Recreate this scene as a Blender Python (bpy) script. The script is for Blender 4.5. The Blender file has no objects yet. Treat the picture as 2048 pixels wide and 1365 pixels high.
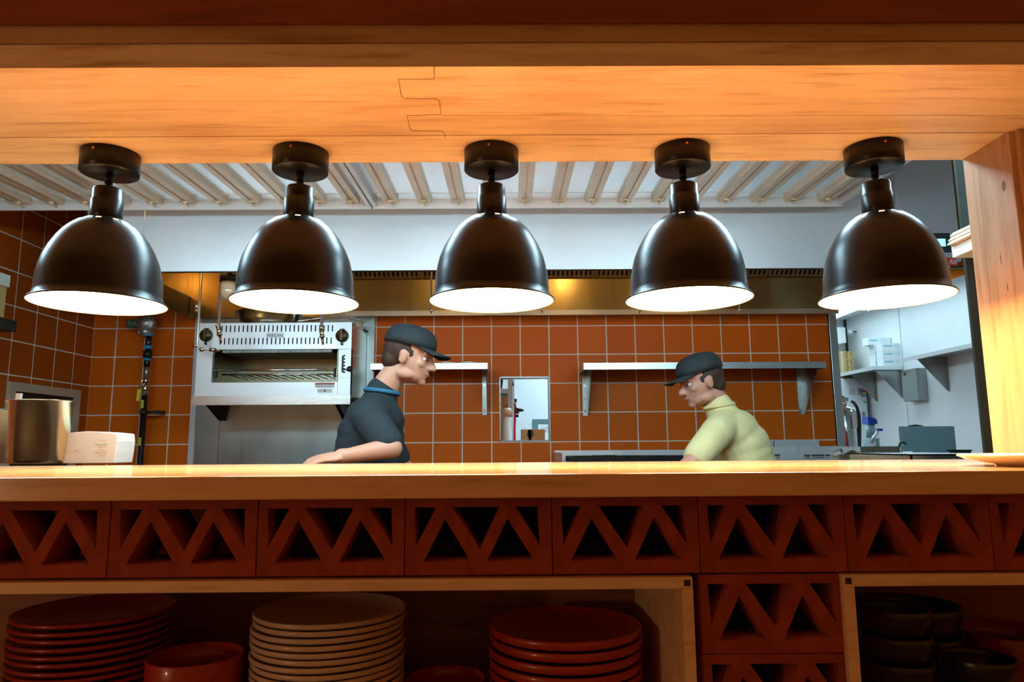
import bpy, bmesh, math, random
from mathutils import Vector, Matrix
random.seed(4)
S = bpy.context.scene
C = S.collection
PI = math.pi
# ---------------------------------------------------------------- camera
W, H, FPX = 2048.0, 1365.0, 1421.0
CAM = Vector((0, 0, 1.15))
def _axes(p, r, yw):
    F = Vector((math.sin(yw)*math.cos(p), math.cos(yw)*math.cos(p), math.sin(p)))
    R = Vector((math.cos(yw), -math.sin(yw), 0)); U = R.cross(F)
    return math.cos(r)*R + math.sin(r)*U, math.cos(r)*U - math.sin(r)*R, F
CR, CU, CF = _axes(0.1465, -0.00707, 0.00673)
cam = bpy.data.cameras.new('camera'); cam.sensor_width = 36; cam.lens = FPX/W*36
cam.clip_start = .02; cam.clip_end = 60
co = bpy.data.objects.new('camera', cam); C.objects.link(co)
co.matrix_world = Matrix(((CR.x, CU.x, -CF.x, CAM.x), (CR.y, CU.y, -CF.y, CAM.y), (CR.z, CU.z, -CF.z, CAM.z), (0, 0, 0, 1)))
S.camera = co
def ray(px, py): return CF + CR*((px-W/2)/FPX) + CU*((H/2-py)/FPX)
def P(px, py, d): v = ray(px, py); return CAM + v*(d/v.y)
def Pz(px, py, z): v = ray(px, py); return CAM + v*((z-CAM.z)/v.z)
# ---------------------------------------------------------------- light and exposure
S.view_settings.view_transform = 'Standard'; S.view_settings.look = 'None'
S.view_settings.exposure = 0.0; S.view_settings.gamma = 1.0
S.view_settings.use_curve_mapping = False
S.cycles.use_denoising = True
S.cycles.max_bounces = 8; S.cycles.diffuse_bounces = 4; S.cycles.glossy_bounces = 4
S.cycles.sample_clamp_indirect = 30
S.cycles.caustics_reflective = False
wd = bpy.data.worlds.new('dining_room_glow'); S.world = wd; wd.use_nodes = True
wd.node_tree.nodes['Background'].inputs[0].default_value = (1.0, .33, .055, 1)
wd.node_tree.nodes['Background'].inputs[1].default_value = .22
PEND_E, PEND_C = 45.0, (1.0, .54, .20)
KIT_E, KIT_C = 26.0, (.54, .84, 1.0)
BACK_E = 3.9
HOOD_E, HOOD_C = 18.0, (1.0, .60, .18)

# ---------------------------------------------------------------- materials
MATS = {}
def nodes(name):
    m = bpy.data.materials.new(name); m.use_nodes = True
    nt = m.node_tree; b = nt.nodes['Principled BSDF']; return m, nt, b
def plain(name, col, rough=.5, metal=0., noise=0., nscale=8., coat=0., bump=0., emit=None, es=0., trans=0., alpha=1., spec=.5, stretch=(1, 1, 1)):
    if name in MATS: return MATS[name]
    m, nt, b = nodes(name)
    b.inputs['Roughness'].default_value = rough; b.inputs['Metallic'].default_value = metal
    b.inputs['Base Color'].default_value = (*col, 1); b.inputs['Coat Weight'].default_value = coat
    b.inputs['Specular IOR Level'].default_value = spec
    if trans: b.inputs['Transmission Weight'].default_value = trans
    if emit: b.inputs['Emission Color'].default_value = (*emit, 1); b.inputs['Emission Strength'].default_value = es
    if noise or bump:
        tc = nt.nodes.new('ShaderNodeTexCoord'); mp = nt.nodes.new('ShaderNodeMapping'); n = nt.nodes.new('ShaderNodeTexNoise')
        mp.inputs['Scale'].default_value = stretch
        nt.links.new(tc.outputs['Object'], mp.inputs[0]); nt.links.new(mp.outputs[0], n.inputs['Vector'])
        n.inputs['Scale'].default_value = nscale; n.inputs['Detail'].default_value = 4
        if noise:
            r = nt.nodes.new('ShaderNodeValToRGB')
            r.color_ramp.elements[0].position = .3; r.color_ramp.elements[1].position = .7
            r.color_ramp.elements[0].color = (*[c*(1-noise) for c in col], 1)
            r.color_ramp.elements[1].color = (*[min(1, c*(1+noise*.6)) for c in col], 1)
            nt.links.new(n.outputs[0], r.inputs[0]); nt.links.new(r.outputs[0], b.inputs['Base Color'])
        if bump:
            bp = nt.nodes.new('ShaderNodeBump'); bp.inputs['Strength'].default_value = bump; bp.inputs['Distance'].default_value = .01
            nt.links.new(n.outputs[0], bp.inputs['Height']); nt.links.new(bp.outputs[0], b.inputs['Normal'])
    MATS[name] = m; return m
def steel(name, col=(.62, .64, .63), rough=.28, axis=2, amt=.12, scale=30., metal=1.):
    """brushed stainless: roughness and tone streaks along one axis"""
    if name in MATS: return MATS[name]
    m, nt, b = nodes(name)
    b.inputs['Metallic'].default_value = metal
    tc = nt.nodes.new('ShaderNodeTexCoord'); mp = nt.nodes.new('ShaderNodeMapping'); n = nt.nodes.new('ShaderNodeTexNoise')
    s = [1, 1, 1]; s[axis] = .04; mp.inputs['Scale'].default_value = s
    nt.links.new(tc.outputs['Object'], mp.inputs[0]); nt.links.new(mp.outputs[0], n.inputs['Vector'])
    n.inputs['Scale'].default_value = scale; n.inputs['Detail'].default_value = 3
    mr = nt.nodes.new('ShaderNodeMapRange'); mr.inputs['To Min'].default_value = rough*.75; mr.inputs['To Max'].default_value = rough*1.3
    nt.links.new(n.outputs[0], mr.inputs[0]); nt.links.new(mr.outputs[0], b.inputs['Roughness'])
    n2 = nt.nodes.new('ShaderNodeTexNoise'); n2.inputs['Scale'].default_value = 3.5; nt.links.new(tc.outputs['Object'], n2.inputs['Vector'])
    mx = nt.nodes.new('ShaderNodeMix'); mx.data_type = 'RGBA'
    mx.inputs[6].default_value = (*[c*(1-amt) for c in col], 1); mx.inputs[7].default_value = (*[min(1, c*(1+amt)) for c in col], 1)
    nt.links.new(n2.outputs[0], mx.inputs[0]); nt.links.new(mx.outputs[2], b.inputs['Base Color'])
    MATS[name] = m; return m
def wood(name, c1=(.80, .54, .30), c2=(.62, .36, .16), axis=0, rough=.38, plank=None, coat=.2, offs=0.):
    """pale maple: long grain streaks plus a plank-to-plank tone change"""
    if name in MATS: return MATS[name]
    m, nt, b = nodes(name)
    tc = nt.nodes.new('ShaderNodeTexCoord'); mp = nt.nodes.new('ShaderNodeMapping')
    s = [9, 9, 9]; s[axis] = .9; mp.inputs['Scale'].default_value = s; mp.inputs['Location'].default_value = (offs, offs*.7, offs*.3)
    nt.links.new(tc.outputs['Object'], mp.inputs[0])
    n = nt.nodes.new('ShaderNodeTexNoise'); n.inputs['Scale'].default_value = 2.2; n.inputs['Detail'].default_value = 7
    n.inputs['Distortion'].default_value = 1.1; n.inputs['Roughness'].default_value = .62
    nt.links.new(mp.outputs[0], n.inputs['Vector'])
    r = nt.nodes.new('ShaderNodeValToRGB'); e = r.color_ramp.elements
    e[0].position = .30; e[0].color = (*c2, 1); e[1].position = .52; e[1].color = (*c1, 1)
    x = e.new(.75); x.color = (*[min(1, v*1.07) for v in c1], 1)
    nt.links.new(n.outputs[0], r.inputs[0]); out = r.outputs[0]
    # fine dark flecks
    mp2 = nt.nodes.new('ShaderNodeMapping'); s2 = [60, 60, 60]; s2[axis] = 5; mp2.inputs['Scale'].default_value = s2
    nt.links.new(tc.outputs['Object'], mp2.inputs[0])
    n2 = nt.nodes.new('ShaderNodeTexNoise'); n2.inputs['Scale'].default_value = 1.; n2.inputs['Detail'].default_value = 3
    nt.links.new(mp2.outputs[0], n2.inputs['Vector'])
    r2 = nt.nodes.new('ShaderNodeValToRGB'); r2.color_ramp.elements[0].position = .25; r2.color_ramp.elements[1].position = .42
    r2.color_ramp.elements[0].color = (.72, .62, .5, 1); r2.color_ramp.elements[1].color = (1, 1, 1, 1)
    nt.links.new(n2.outputs[0], r2.inputs[0])
    mu = nt.nodes.new('ShaderNodeMix'); mu.data_type = 'RGBA'; mu.blend_type = 'MULTIPLY'; mu.inputs[0].default_value = 1
    nt.links.new(out, mu.inputs[6]); nt.links.new(r2.outputs[0], mu.inputs[7]); out = mu.outputs[2]
    if plank:      # (axis index across the boards, [(edge, tone), ...])
        ax, bands = plank
        sp = nt.nodes.new('ShaderNodeSeparateXYZ'); nt.links.new(tc.outputs['Object'], sp.inputs[0])
        lo, hi = bands[0][0], bands[-1][0]
        mr = nt.nodes.new('ShaderNodeMapRange'); mr.inputs['From Min'].default_value = lo; mr.inputs['From Max'].default_value = hi
        nt.links.new(sp.outputs[ax], mr.inputs[0])
        cr = nt.nodes.new('ShaderNodeValToRGB'); cr.color_ramp.interpolation = 'CONSTANT'
        ee = cr.color_ramp.elements
        for i, (pos, tone) in enumerate(bands[:-1]):
            q = ee[i] if i < 1 else ee.new((pos-lo)/(hi-lo))
            q.position = (pos-lo)/(hi-lo); q.color = (tone, tone**1.25, tone**1.6, 1)
        ee[-1].color = ee[-2].color if len(bands) < 3 else ee[-1].color
        nt.links.new(mr.outputs[0], cr.inputs[0])
        m3 = nt.nodes.new('ShaderNodeMix'); m3.data_type = 'RGBA'; m3.blend_type = 'MULTIPLY'; m3.inputs[0].default_value = 1
        nt.links.new(out, m3.inputs[6]); nt.links.new(cr.outputs[0], m3.inputs[7]); out = m3.outputs[2]
    nt.links.new(out, b.inputs['Base Color'])
    b.inputs['Roughness'].default_value = rough; b.inputs['Coat Weight'].default_value = coat; b.inputs['Coat Roughness'].default_value = .12
    MATS[name] = m; return m
def tile(name, ax, u0, v0, pitch, col=(.72, .135, .006), col2=(.65, .12, .005), grout=(.80, .70, .60), msize=.0042):
    m, nt, b = nodes(name)
    tc = nt.nodes.new('ShaderNodeTexCoord'); sp = nt.nodes.new('ShaderNodeSeparateXYZ'); nt.links.new(tc.outputs['Object'], sp.inputs[0])
    cb = nt.nodes.new('ShaderNodeCombineXYZ')
    for i, (src, o) in enumerate(((ax, u0), (2, v0))):
        a = nt.nodes.new('ShaderNodeMath'); a.operation = 'SUBTRACT'; a.inputs[1].default_value = o - pitch*40
        nt.links.new(sp.outputs[src], a.inputs[0]); nt.links.new(a.outputs[0], cb.inputs[i])
    br = nt.nodes.new('ShaderNodeTexBrick'); br.offset = 0; br.squash = 1
    br.inputs['Scale'].default_value = 1; br.inputs['Brick Width'].default_value = pitch; br.inputs['Row Height'].default_value = pitch
    br.inputs['Mortar Size'].default_value = msize; br.inputs['Mortar Smooth'].default_value = .25
    br.inputs['Color1'].default_value = (*col, 1); br.inputs['Color2'].default_value = (*col2, 1); br.inputs['Mortar'].default_value = (*grout, 1)
    nt.links.new(cb.outputs[0], br.inputs['Vector']); nt.links.new(br.outputs[0], b.inputs['Base Color'])
    n = nt.nodes.new('ShaderNodeTexNoise'); n.inputs['Scale'].default_value = 5; nt.links.new(tc.outputs['Object'], n.inputs['Vector'])
    mr = nt.nodes.new('ShaderNodeMapRange'); mr.inputs['To Min'].default_value = .32; mr.inputs['To Max'].default_value = .55
    nt.links.new(n.outputs[0], mr.inputs[0]); nt.links.new(mr.outputs[0], b.inputs['Roughness'])
    b.inputs['Specular IOR Level'].default_value = .12; bp = nt.nodes.new('ShaderNodeBump'); bp.inputs['Strength'].default_value = .5; bp.inputs['Distance'].default_value = .004; bp.invert = True
    nt.links.new(br.outputs['Fac'], bp.inputs['Height']); nt.links.new(bp.outputs[0], b.inputs['Normal'])
    return m
def emis(name, col, k):
    if name in MATS: return MATS[name]
    m, nt, b = nodes(name); b.inputs['Base Color'].default_value = (.8, .8, .8, 1)
    b.inputs['Emission Color'].default_value = (*col, 1); b.inputs['Emission Strength'].default_value = k
    MATS[name] = m; return m

# ---------------------------------------------------------------- mesh helpers
ORG = {}
class MB:
    def __init__(s): s.bm = bmesh.new(); s.mi = 0
    def _f(s, vs):
        try: f = s.bm.faces.new(vs); f.material_index = s.mi; return f
        except ValueError: return None
    def hexa(s, p):      # 8 points: bottom ring 0-3, top ring 4-7
        v = [s.bm.verts.new(q) for q in p]
        for a in ((3, 2, 1, 0), (4, 5, 6, 7), (0, 1, 5, 4), (1, 2, 6, 5), (2, 3, 7, 6), (3, 0, 4, 7)): s._f([v[i] for i in a])
        return s
    def box(s, x0, x1, y0, y1, z0, z1):
        if x0 > x1: x0, x1 = x1, x0
        if y0 > y1: y0, y1 = y1, y0
        if z0 > z1: z0, z1 = z1, z0
        return s.hexa([(x0, y0, z0), (x1, y0, z0), (x1, y1, z0), (x0, y1, z0), (x0, y0, z1), (x1, y0, z1), (x1, y1, z1), (x0, y1, z1)])
    def prism(s, poly, ax, a, b):     # polygon in the other two axes, extruded along ax
        def mk(q, t):
            q = list(q); q.insert(ax, t); return tuple(q)
        A = [s.bm.verts.new(mk(q, a)) for q in poly]; B = [s.bm.verts.new(mk(q, b)) for q in poly]
        s._f(A[::-1]); s._f(B)
        n = len(poly)
        for i in range(n): s._f([A[i], A[(i+1) % n], B[(i+1) % n], B[i]])
        return s
    def lathe(s, prof, c=(0, 0, 0), seg=40, axis=None, cap=True, smooth=True):
        M = Matrix.Identity(3) if axis is None else Vector((0, 0, 1)).rotation_difference(Vector(axis)).to_matrix()
        c = Vector(c); rings = []
        for r, z in prof:
            if r < 1e-6: rings.append([s.bm.verts.new(c + M @ Vector((0, 0, z)))])
            else: rings.append([s.bm.verts.new(c + M @ Vector((r*math.cos(2*PI*k/seg), r*math.sin(2*PI*k/seg), z))) for k in range(seg)])
        for A, B in zip(rings, rings[1:]):
            for k in range(seg):
                k2 = (k+1) % seg
                if len(A) == 1 and len(B) == 1: continue
                if len(A) == 1: f = s._f([A[0], B[k2], B[k]])
                elif len(B) == 1: f = s._f([A[k], A[k2], B[0]])
                else: f = s._f([A[k], A[k2], B[k2], B[k]])
                if f and smooth: f.smooth = True
        if cap:
            if len(rings[0]) > 1: s._f(rings[0][::-1])
            if len(rings[-1]) > 1: s._f(rings[-1])
        return s
    def cyl(s, a, b, r, r2=None, seg=16):
        a, b = Vector(a), Vector(b); r2 = r if r2 is None else r2
        return s.lathe([(r, 0), (r2, (b-a).length)], a, seg, (b-a).normalized())
    def tube(s, pts, r, seg=8, closed=False):
        pts = [Vector(p) for p in pts]; n = len(pts); rings = []; up = None
        for i, p in enumerate(pts):
            t = (pts[(i+1) % n] if (closed or i < n-1) else p) - (pts[i-1] if (closed or i > 0) else p)
            t.normalize()
            if up is None: up = t.orthogonal().normalized()
            up = (up - t*up.dot(t)).normalized(); sd = t.cross(up)
            rr = r[i] if isinstance(r, (list, tuple)) else r
            rings.append([s.bm.verts.new(p + rr*(math.cos(2*PI*k/seg)*up + math.sin(2*PI*k/seg)*sd)) for k in range(seg)])
        prs = list(zip(rings, rings[1:])) + ([(rings[-1], rings[0])] if closed else [])
        for A, B in prs:
            for k in range(seg):
                f = s._f([A[k], A[(k+1) % seg], B[(k+1) % seg], B[k]])
                if f: f.smooth = True
        if not closed: s._f(rings[0][::-1]); s._f(rings[-1])
        return s
    def ell(s, c, r, rot=None, seg=20):
        M = Matrix.Identity(3) if rot is None else rot
        c = Vector(c); prof = [(math.sin(PI*k/12), -math.cos(PI*k/12)) for k in range(13)]
        st = len(s.bm.verts); s.lathe(prof, (0, 0, 0), seg, None, False); s.bm.verts.ensure_lookup_table()
        for v in list(s.bm.verts)[st:]: v.co = c + M @ Vector((v.co.x*r[0], v.co.y*r[1], v.co.z*r[2]))
        return s
    def cap(s, a, b, r1, r2, seg=18):     # tapered capsule
        a, b = Vector(a), Vector(b); L = (b-a).length
        prof = [(r1*math.sin(t), -r1*math.cos(t)) for t in [PI/2*k/6 for k in range(7)]] + [(r2*math.cos(t), L+r2*math.sin(t)) for t in [PI/2*k/6 for k in range(7)]]
        return s.lathe(prof, a, seg, (b-a).normalized() if L > 1e-6 else None, False)
    def build(s, name, mat, parent=None, org=None, bevel=0., local=False, smooth=None):
        """geometry is given in world coordinates; the object gets a sensible origin"""
        bm = s.bm; bmesh.ops.recalc_face_normals(bm, faces=bm.faces)
        me = bpy.data.meshes.new(name)
        xs = [v.co for v in bm.verts]
        if parent is not None: o0 = ORG[parent.name]
        elif org is not None: o0 = Vector(org)
        else: o0 = Vector(((min(v.x for v in xs)+max(v.x for v in xs))/2, (min(v.y for v in xs)+max(v.y for v in xs))/2, min(v.z for v in xs)))
        if not local: bmesh.ops.translate(bm, verts=bm.verts, vec=-o0)
        bm.to_mesh(me); bm.free()
        for q in (mat if isinstance(mat, (list, tuple)) else [mat]): me.materials.append(q)
        o = bpy.data.objects.new(name, me); C.objects.link(o)
        if parent is not None: o.parent = parent
        else: o.location = o0
        ORG[o.name] = o0.copy()
        if bevel:
            bv = o.modifiers.new('bevel', 'BEVEL'); bv.width = bevel; bv.segments = 2; bv.limit_method = 'ANGLE'; bv.harden_normals = False
        return o
def box(name, mat, x0, x1, y0, y1, z0, z1, parent=None, bevel=0.): return MB().box(x0, x1, y0, y1, z0, z1).build(name, mat, parent, bevel=bevel)
def tag(o, label=None, cat=None, group=None, kind=None):
    if label: o['label'] = label
    if cat: o['category'] = cat
    if group: o['group'] = group
    if kind: o['kind'] = kind
    return o
def struct(name, mb, mat, bevel=0.):
    return tag(mb.build(name, mat, org=(0, 0, 0), bevel=bevel), kind='structure')
def thing(name, label, cat, loc, group=None):
    o = bpy.data.objects.new(name, None); C.objects.link(o); o.location = loc; o.empty_display_size = .05
    ORG[o.name] = Vector(loc); return tag(o, label, cat, group)
def kids(o): return [c for c in bpy.data.objects if c.parent == o]
def copy_tree(o, parent=None):
    c = o.copy(); C.objects.link(c); c.parent = parent
    for ch in kids(o): copy_tree(ch, c)
    return c
def dup(src, loc, label, rz=None):
    c = copy_tree(src); c.location = loc; c['label'] = label
    if rz is not None: c.rotation_euler.z = rz
    return c
def text(name, s, size, mat, parent, o, right=(1, 0, 0), up=(0, 0, 1), depth=.0006, align='LEFT', width=None):
    """flat raised lettering; o = world position of its lower left corner"""
    cu = bpy.data.curves.new('txt', 'FONT'); cu.body = s; cu.size = size; cu.extrude = depth; cu.align_x = align; cu.resolution_u = 3
    t = bpy.data.objects.new('txt', cu); C.objects.link(t); bpy.context.view_layer.update()
    me = bpy.data.meshes.new_from_object(t); bpy.data.objects.remove(t); me.name = name
    r, u = Vector(right), Vector(up); n = r.cross(u); oo = Vector(o) - (ORG[parent.name] if parent else Vector())
    sx = 1.
    if width and len(me.vertices):
        w = max(v.co.x for v in me.vertices); sx = width/w
    for v in me.vertices: v.co = oo + r*v.co.x*sx + u*v.co.y + n*v.co.z
    me.materials.append(mat); ob = bpy.data.objects.new(name, me); C.objects.link(ob)
    if parent: ob.parent = parent
    return ob

# ---------------------------------------------------------------- shared materials
M_maple = wood('maple_boards')
ST = steel('stainless', (.66, .70, .70), .30, 2)
ST_H = steel('stainless_horizontal_grain', (.66, .70, .70), .28, 0)
ST_SAT = steel('stainless_satin', (.72, .76, .78), .38, 2, .06, metal=.5)
ST_DK = steel('stainless_dark', (.36, .38, .36), .32, 2)
CHROME = plain('polished_steel', (.74, .73, .70), .12, 1., noise=.06, nscale=20)
BLACK = plain('black_plastic', (.012, .012, .012), .4, noise=.2, nscale=20)
DARKM = plain('dark_metal', (.05, .05, .045), .45, .8, noise=.2, nscale=10)
WHITE = plain('white_panel', (.80, .86, .87), .45, noise=.03, nscale=2)
CEILW = plain('ceiling_board', (.78, .82, .82), .8, noise=.04, nscale=40)
TERRA = plain('terracotta', (.33, .055, .022), .85, noise=.25, nscale=26, bump=.6)
BRASS = plain('copper_nozzle', (.55, .25, .12), .3, 1., noise=.2, nscale=30)

# ---------------------------------------------------------------- key distances
DB = 4.70                                     # tiled back wall
PITCH = (P(1616.3, 709, DB).x - P(1156, 709, DB).x)/8
XL = P(184, 709, DB).x                        # tiled left wall
TU0 = P(1156, 709, DB).x; TV0 = P(1160, 709, DB).z
CZ = P(1024, 949, 1.05).z                     # counter top
CR_Y = Pz(1024, 925.5, CZ).y                  # its kitchen-side edge
SZ = P(1024, 131, 1.06).z                     # underside of the wooden bulkhead
SR_Y = Pz(1024, 324, SZ).y; SZ0 = SZ
CEIL = 2.75
print('pitch %.4f XL %.3f CZ %.4f CRY %.3f SZ %.3f SRY %.3f' % (PITCH, XL, CZ, CR_Y, SZ, SR_Y))
XR, DFAR = 4.42, 9.15

# ---------------------------------------------------------------- setting: floor, ceiling, walls
struct('floor', MB().box(-3.1, 4.7, -2.6, 9.4, -.05, 0), plain('quarry_floor', (.16, .08, .05), .6, noise=.25, nscale=12))
M_grid = tile('ceiling_tiles', 0, 0, 0, .6096, (.78, .83, .84), (.76, .81, .83), (.30, .34, .35), .004)
def ceil_mat():
    m, nt, b = nodes('ceiling_grid'); tc = nt.nodes.new('ShaderNodeTexCoord'); br = nt.nodes.new('ShaderNodeTexBrick')
    br.offset = 0; br.inputs['Scale'].default_value = 1; br.inputs['Brick Width'].default_value = .61; br.inputs['Row Height'].default_value = 1.22
    br.inputs['Mortar Size'].default_value = .006; br.inputs['Color1'].default_value = (.80, .85, .86, 1); br.inputs['Color2'].default_value = (.78, .83, .85, 1)
    br.inputs['Mortar'].default_value = (.45, .5, .5, 1); nt.links.new(tc.outputs['Object'], br.inputs['Vector']); nt.links.new(br.outputs[0], b.inputs['Base Color'])
    b.inputs['Roughness'].default_value = .8; return m
struct('ceiling', MB().box(-3.1, 4.7, SR_Y, 9.4, CEIL, CEIL+.06), ceil_mat())
# back wall with the pass window cut through it
wx0, wx1 = P(999, 820, DB).x, P(1100, 820, DB).x
wz0, wz1 = P(1050, 883, DB).z, P(1050, 754, DB).z
xe = P(1673, 890, DB).x
WT = .12
mb = MB()
mb.box(XL-.1, wx0, DB, DB+WT, 0, CEIL).box(wx1, xe, DB, DB+WT, 0, CEIL).box(wx0, wx1, DB, DB+WT, 0, wz0).box(wx0, wx1, DB, DB+WT, wz1, CEIL)
struct('wall_back', mb, tile('red_clay_tile', 0, TU0, TV0, PITCH))
struct('wall_left', MB().box(XL-.1, XL, .9, DB, 0, CEIL), tile('red_clay_tile_left', 1, DB, TV0, PITCH, (.44, .085, .006), (.40, .075, .005)))  # same clay tile darkened: this wall's dimmer light is in its colour
struct('wall_right', MB().box(XR, XR+.1, SR_Y, DFAR, 0, CEIL), WHITE)
struct('wall_far', MB().box(-3.0, XR+.1, DFAR, DFAR+.1, 0, CEIL), WHITE)
struct('wall_partition', MB().box(-3.0, -2.9, DB+WT, DFAR, 0, CEIL), WHITE)
struct('wall_bulkhead_kitchen', MB().box(-3.0, 4.41, SR_Y-.0095, SR_Y, SZ0+.065, CEIL).box(2.3, 4.41, SR_Y-.0095, SR_Y, 0, SZ0+.065), WHITE)  # unseen white face added as a reflector to brighten the hood steel
# seams of the white wall panels
for i, (px, d) in enumerate(((0, 7.86), (0, 6.62), (0, 5.4))):
    struct('trim_%d' % (20+i), MB().box(XR-.004, XR, d-.004, d+.004, 0, CEIL), plain('panel_joint', (.42, .52, .54), .5, noise=.1))
struct('trim_24', MB().box(XR-.012, XR, DFAR-.05, DFAR, 0, CEIL), DARKM)
# steel corner post at the end of the tiled wall
x0 = P(1657, 640, DB-.004).x; x1 = P(1672, 640, DB-.004).x
struct('trim_4', MB().box(x0, x0+.052, DB-.008, DB+WT+.004, 0, CEIL-.001), ST, bevel=.002)
# steel lining of the pass window
t = .006
mb = MB(); a, b2 = DB-.006, DB+WT+.006
mb.box(wx0, wx0+t, a, b2, wz0, wz1).box(wx1-t, wx1, a, b2, wz0, wz1).box(wx0, wx1, a, b2, wz1-t, wz1).box(wx0, wx1, a, b2, wz0, wz0+t)
tag(mb.build('window_1', ST_DK, org=(0, 0, 0)), kind='structure')

# ---------------------------------------------------------------- wooden bulkhead, post, counter
soff_front = 1.063
def sy(py): return Pz(1024, py, SZ).y
bands = [(soff_front, 1.0), (sy(200), .93), (sy(240), .72 if 0 else .86), (sy(272), .97), (SR_Y, 1.)]
M_soff = wood('maple_soffit', (.86, .68, .45), (.68, .46, .24), plank=(1, bands), rough=.42, coat=.1)
M_fas = wood('maple_fascia', (.74, .48, .25), (.55, .30, .13), offs=3.)
struct('trim_1', MB().box(-3.0, 3.4, soff_front, SR_Y, SZ, P(1024, 86.5, soff_front).z), M_soff)
yb1 = P(1024, 86.5, soff_front).z; ya1 = P(1024, 49.5, 1.058).z
M_bh = wood('maple_bulkhead', (.26, .05, .02), (.18, .03, .012), offs=7.)
struct('wall_bulkhead', MB().box(-3.0, 4.5, 1.052, SR_Y-.01, ya1, CEIL+.06).box(-3., 4.5, soff_front+.006, SR_Y-.01, yb1, ya1), M_bh)
struct('trim_2', MB().box(-3.0, 3.4, 1.058, soff_front+.006, P(1024, 82, 1.058).z, ya1), wood('maple_rail', (.50, .32, .16), (.38, .22, .10), offs=5.))
# fine joints between the soffit boards, one jagged where boards are fingered together
JD = plain('joint_line', (.20, .08, .02), .7, noise=.1)
jp = [(868, 131), (869, 158), (797, 158), (803, 193), (808, 197), (872, 197), (879, 202), (882, 229), (814, 231), (820, 258), (826, 262), (884, 262), (889, 268), (890, 275)]
mb = MB(); mb.tube([Pz(x, y, SZ) for x, y in jp], .0007, 5)
mb.tube([Pz(-40, 275.5, SZ), Pz(2012, 265, SZ)], .0007, 5)
mb.tube([Pz(882, 231, SZ), Pz(2040, 231, SZ)], .0004, 5)
struct('trim_6', mb, JD)
# right-hand post
pxr = Pz(1930, 319, SZ); pxf = Pz(2012, 263, SZ)
post_x = (pxr.x+pxf.x)/2
M_post = wood('maple_post', (.52, .33, .20), (.38, .22, .11), axis=2, offs=11.)
struct('trim_3', MB().box(post_x, post_x+.5, pxf.y, SR_Y, CZ, SZ), M_post, bevel=.0015)
struct('trim_5', MB().box(post_x+.012, post_x+.5, pxf.y-.012, pxf.y, CZ, SZ), M_post, bevel=.001)
struct('wall_bulkhead_right', MB().box(post_x+.5, 4.5, 1.03, SR_Y-.01, 0, SZ+.06), M_post)
struct('wall_bulkhead_left', MB().box(-3.0, -2.35, 1.07, SR_Y-.01, 0, SZ+.06), M_post)
cnt = MB().box(-2.3, post_x+.45, 1.05, CR_Y, CZ-.0375, CZ)
CTB = P(1024, 997, 1.05).z
cnt = tag(MB().box(-2.3, post_x+.49, 1.05, CR_Y, CTB, CZ).build('pass_counter', wood('maple_counter', (.78, .50, .27), (.62, .34, .15), rough=.22, coat=.4, offs=2.), bevel=.002),
    'long pale maple counter board running under the row of pendant lamps', 'counter')
# base of the counter behind the blocks
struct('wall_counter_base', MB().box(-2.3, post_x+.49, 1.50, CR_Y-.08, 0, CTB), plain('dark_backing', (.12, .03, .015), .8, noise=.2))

# ---------------------------------------------------------------- pierced clay blocks
BY = 1.085
bx = [P(x, 1075, BY).x for x in (218, 510, 803, 1098, 1393, 1690, 1985)]
BW = (bx[-1]-bx[0])/6
bz1 = P(1540, 1147, BY).z; bz2 = P(1540, 1307, BY).z; BH = bz1-bz2
def block_mesh():
    cu = bpy.data.curves.new('blk', 'CURVE'); cu.dimensions = '2D'; cu.fill_mode = 'BOTH'; cu.extrude = .045; cu.bevel_depth = .0012; cu.bevel_resolution = 1
    w, h = BW-.0035, BH-.0035
    polys = [[(0, 0), (1, 0), (1, 1), (0, 1)]]
    vv = lambda v: 1-v
    L = [[(.052, .10), (.215, .10), (.064, .668)],
         [(.266, .253), (.456, .845), (.112, .845)],
         [(.308, .10), (.657, .10), (.509, .69)],
         [(.698, .253), (.894, .845), (.550, .845)],
         [(.746, .10), (.917, .10), (.928, .668)]]
    for q in L: polys.append([(u, vv(v)) for u, v in q])
    for q in polys:
        s = cu.splines.new('POLY'); s.points.add(len(q)-1); s.use_cyclic_u = True
        for p, (u, v) in zip(s.points, q): p.co = (u*w-w/2, v*h, 0, 1)
    o = bpy.data.objects.new('blk', cu); C.objects.link(o); bpy.context.view_layer.update()
    me = bpy.data.meshes.new_from_object(o); bpy.data.objects.remove(o)
    for v in me.vertices: v.co = Vector((v.co.x, -v.co.z, v.co.y))
    me.materials.clear(); me.materials.append(TERRA); me.name = 'breeze_block'; return me
bme = block_mesh()
def blk(cx, z, label):
    o = bpy.data.objects.new('breeze_block', bme); C.objects.link(o); o.location = (cx, BY+.0465, z)
    tag(o, label, 'block', 'pierced clay blocks under the counter')
ordn = ['leftmost', 'second', 'third', 'fourth', 'fifth', 'sixth', 'seventh', 'eighth']
for i in range(8):
    cx = bx[0]-BW/2+BW*i
    extra = {0: ', cut by photo edge', 5: ', above the column', 7: ', cut by photo edge'}.get(i, ' from the left')
    blk(cx, bz1+.002, '%s pierced clay block in the row under the counter%s' % (ordn[i].capitalize(), extra))
for k in range(3):
    blk(bx[4]+BW/2, bz1-BH*(k+1)+.0002, ['Upper clay block with triangular holes between the two shelf boxes', 'Lower clay block between the shelf boxes, cut by the bottom edge', 'Clay block at the foot of the column between shelf boxes'][k])
zfoot = bz1-BH*3
mb = MB()
for x in bx: mb.box(x-.0016, x+.0016, BY+.006, BY+.09, bz1+.002, CTB-.0005)
struct('trim_8', mb, plain('mortar', (.42, .27, .15), .9, noise=.2, nscale=60))
kn = MB(); q = CAM+ray(2007, 372)*(post_x/ray(2007, 372).x)
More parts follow.
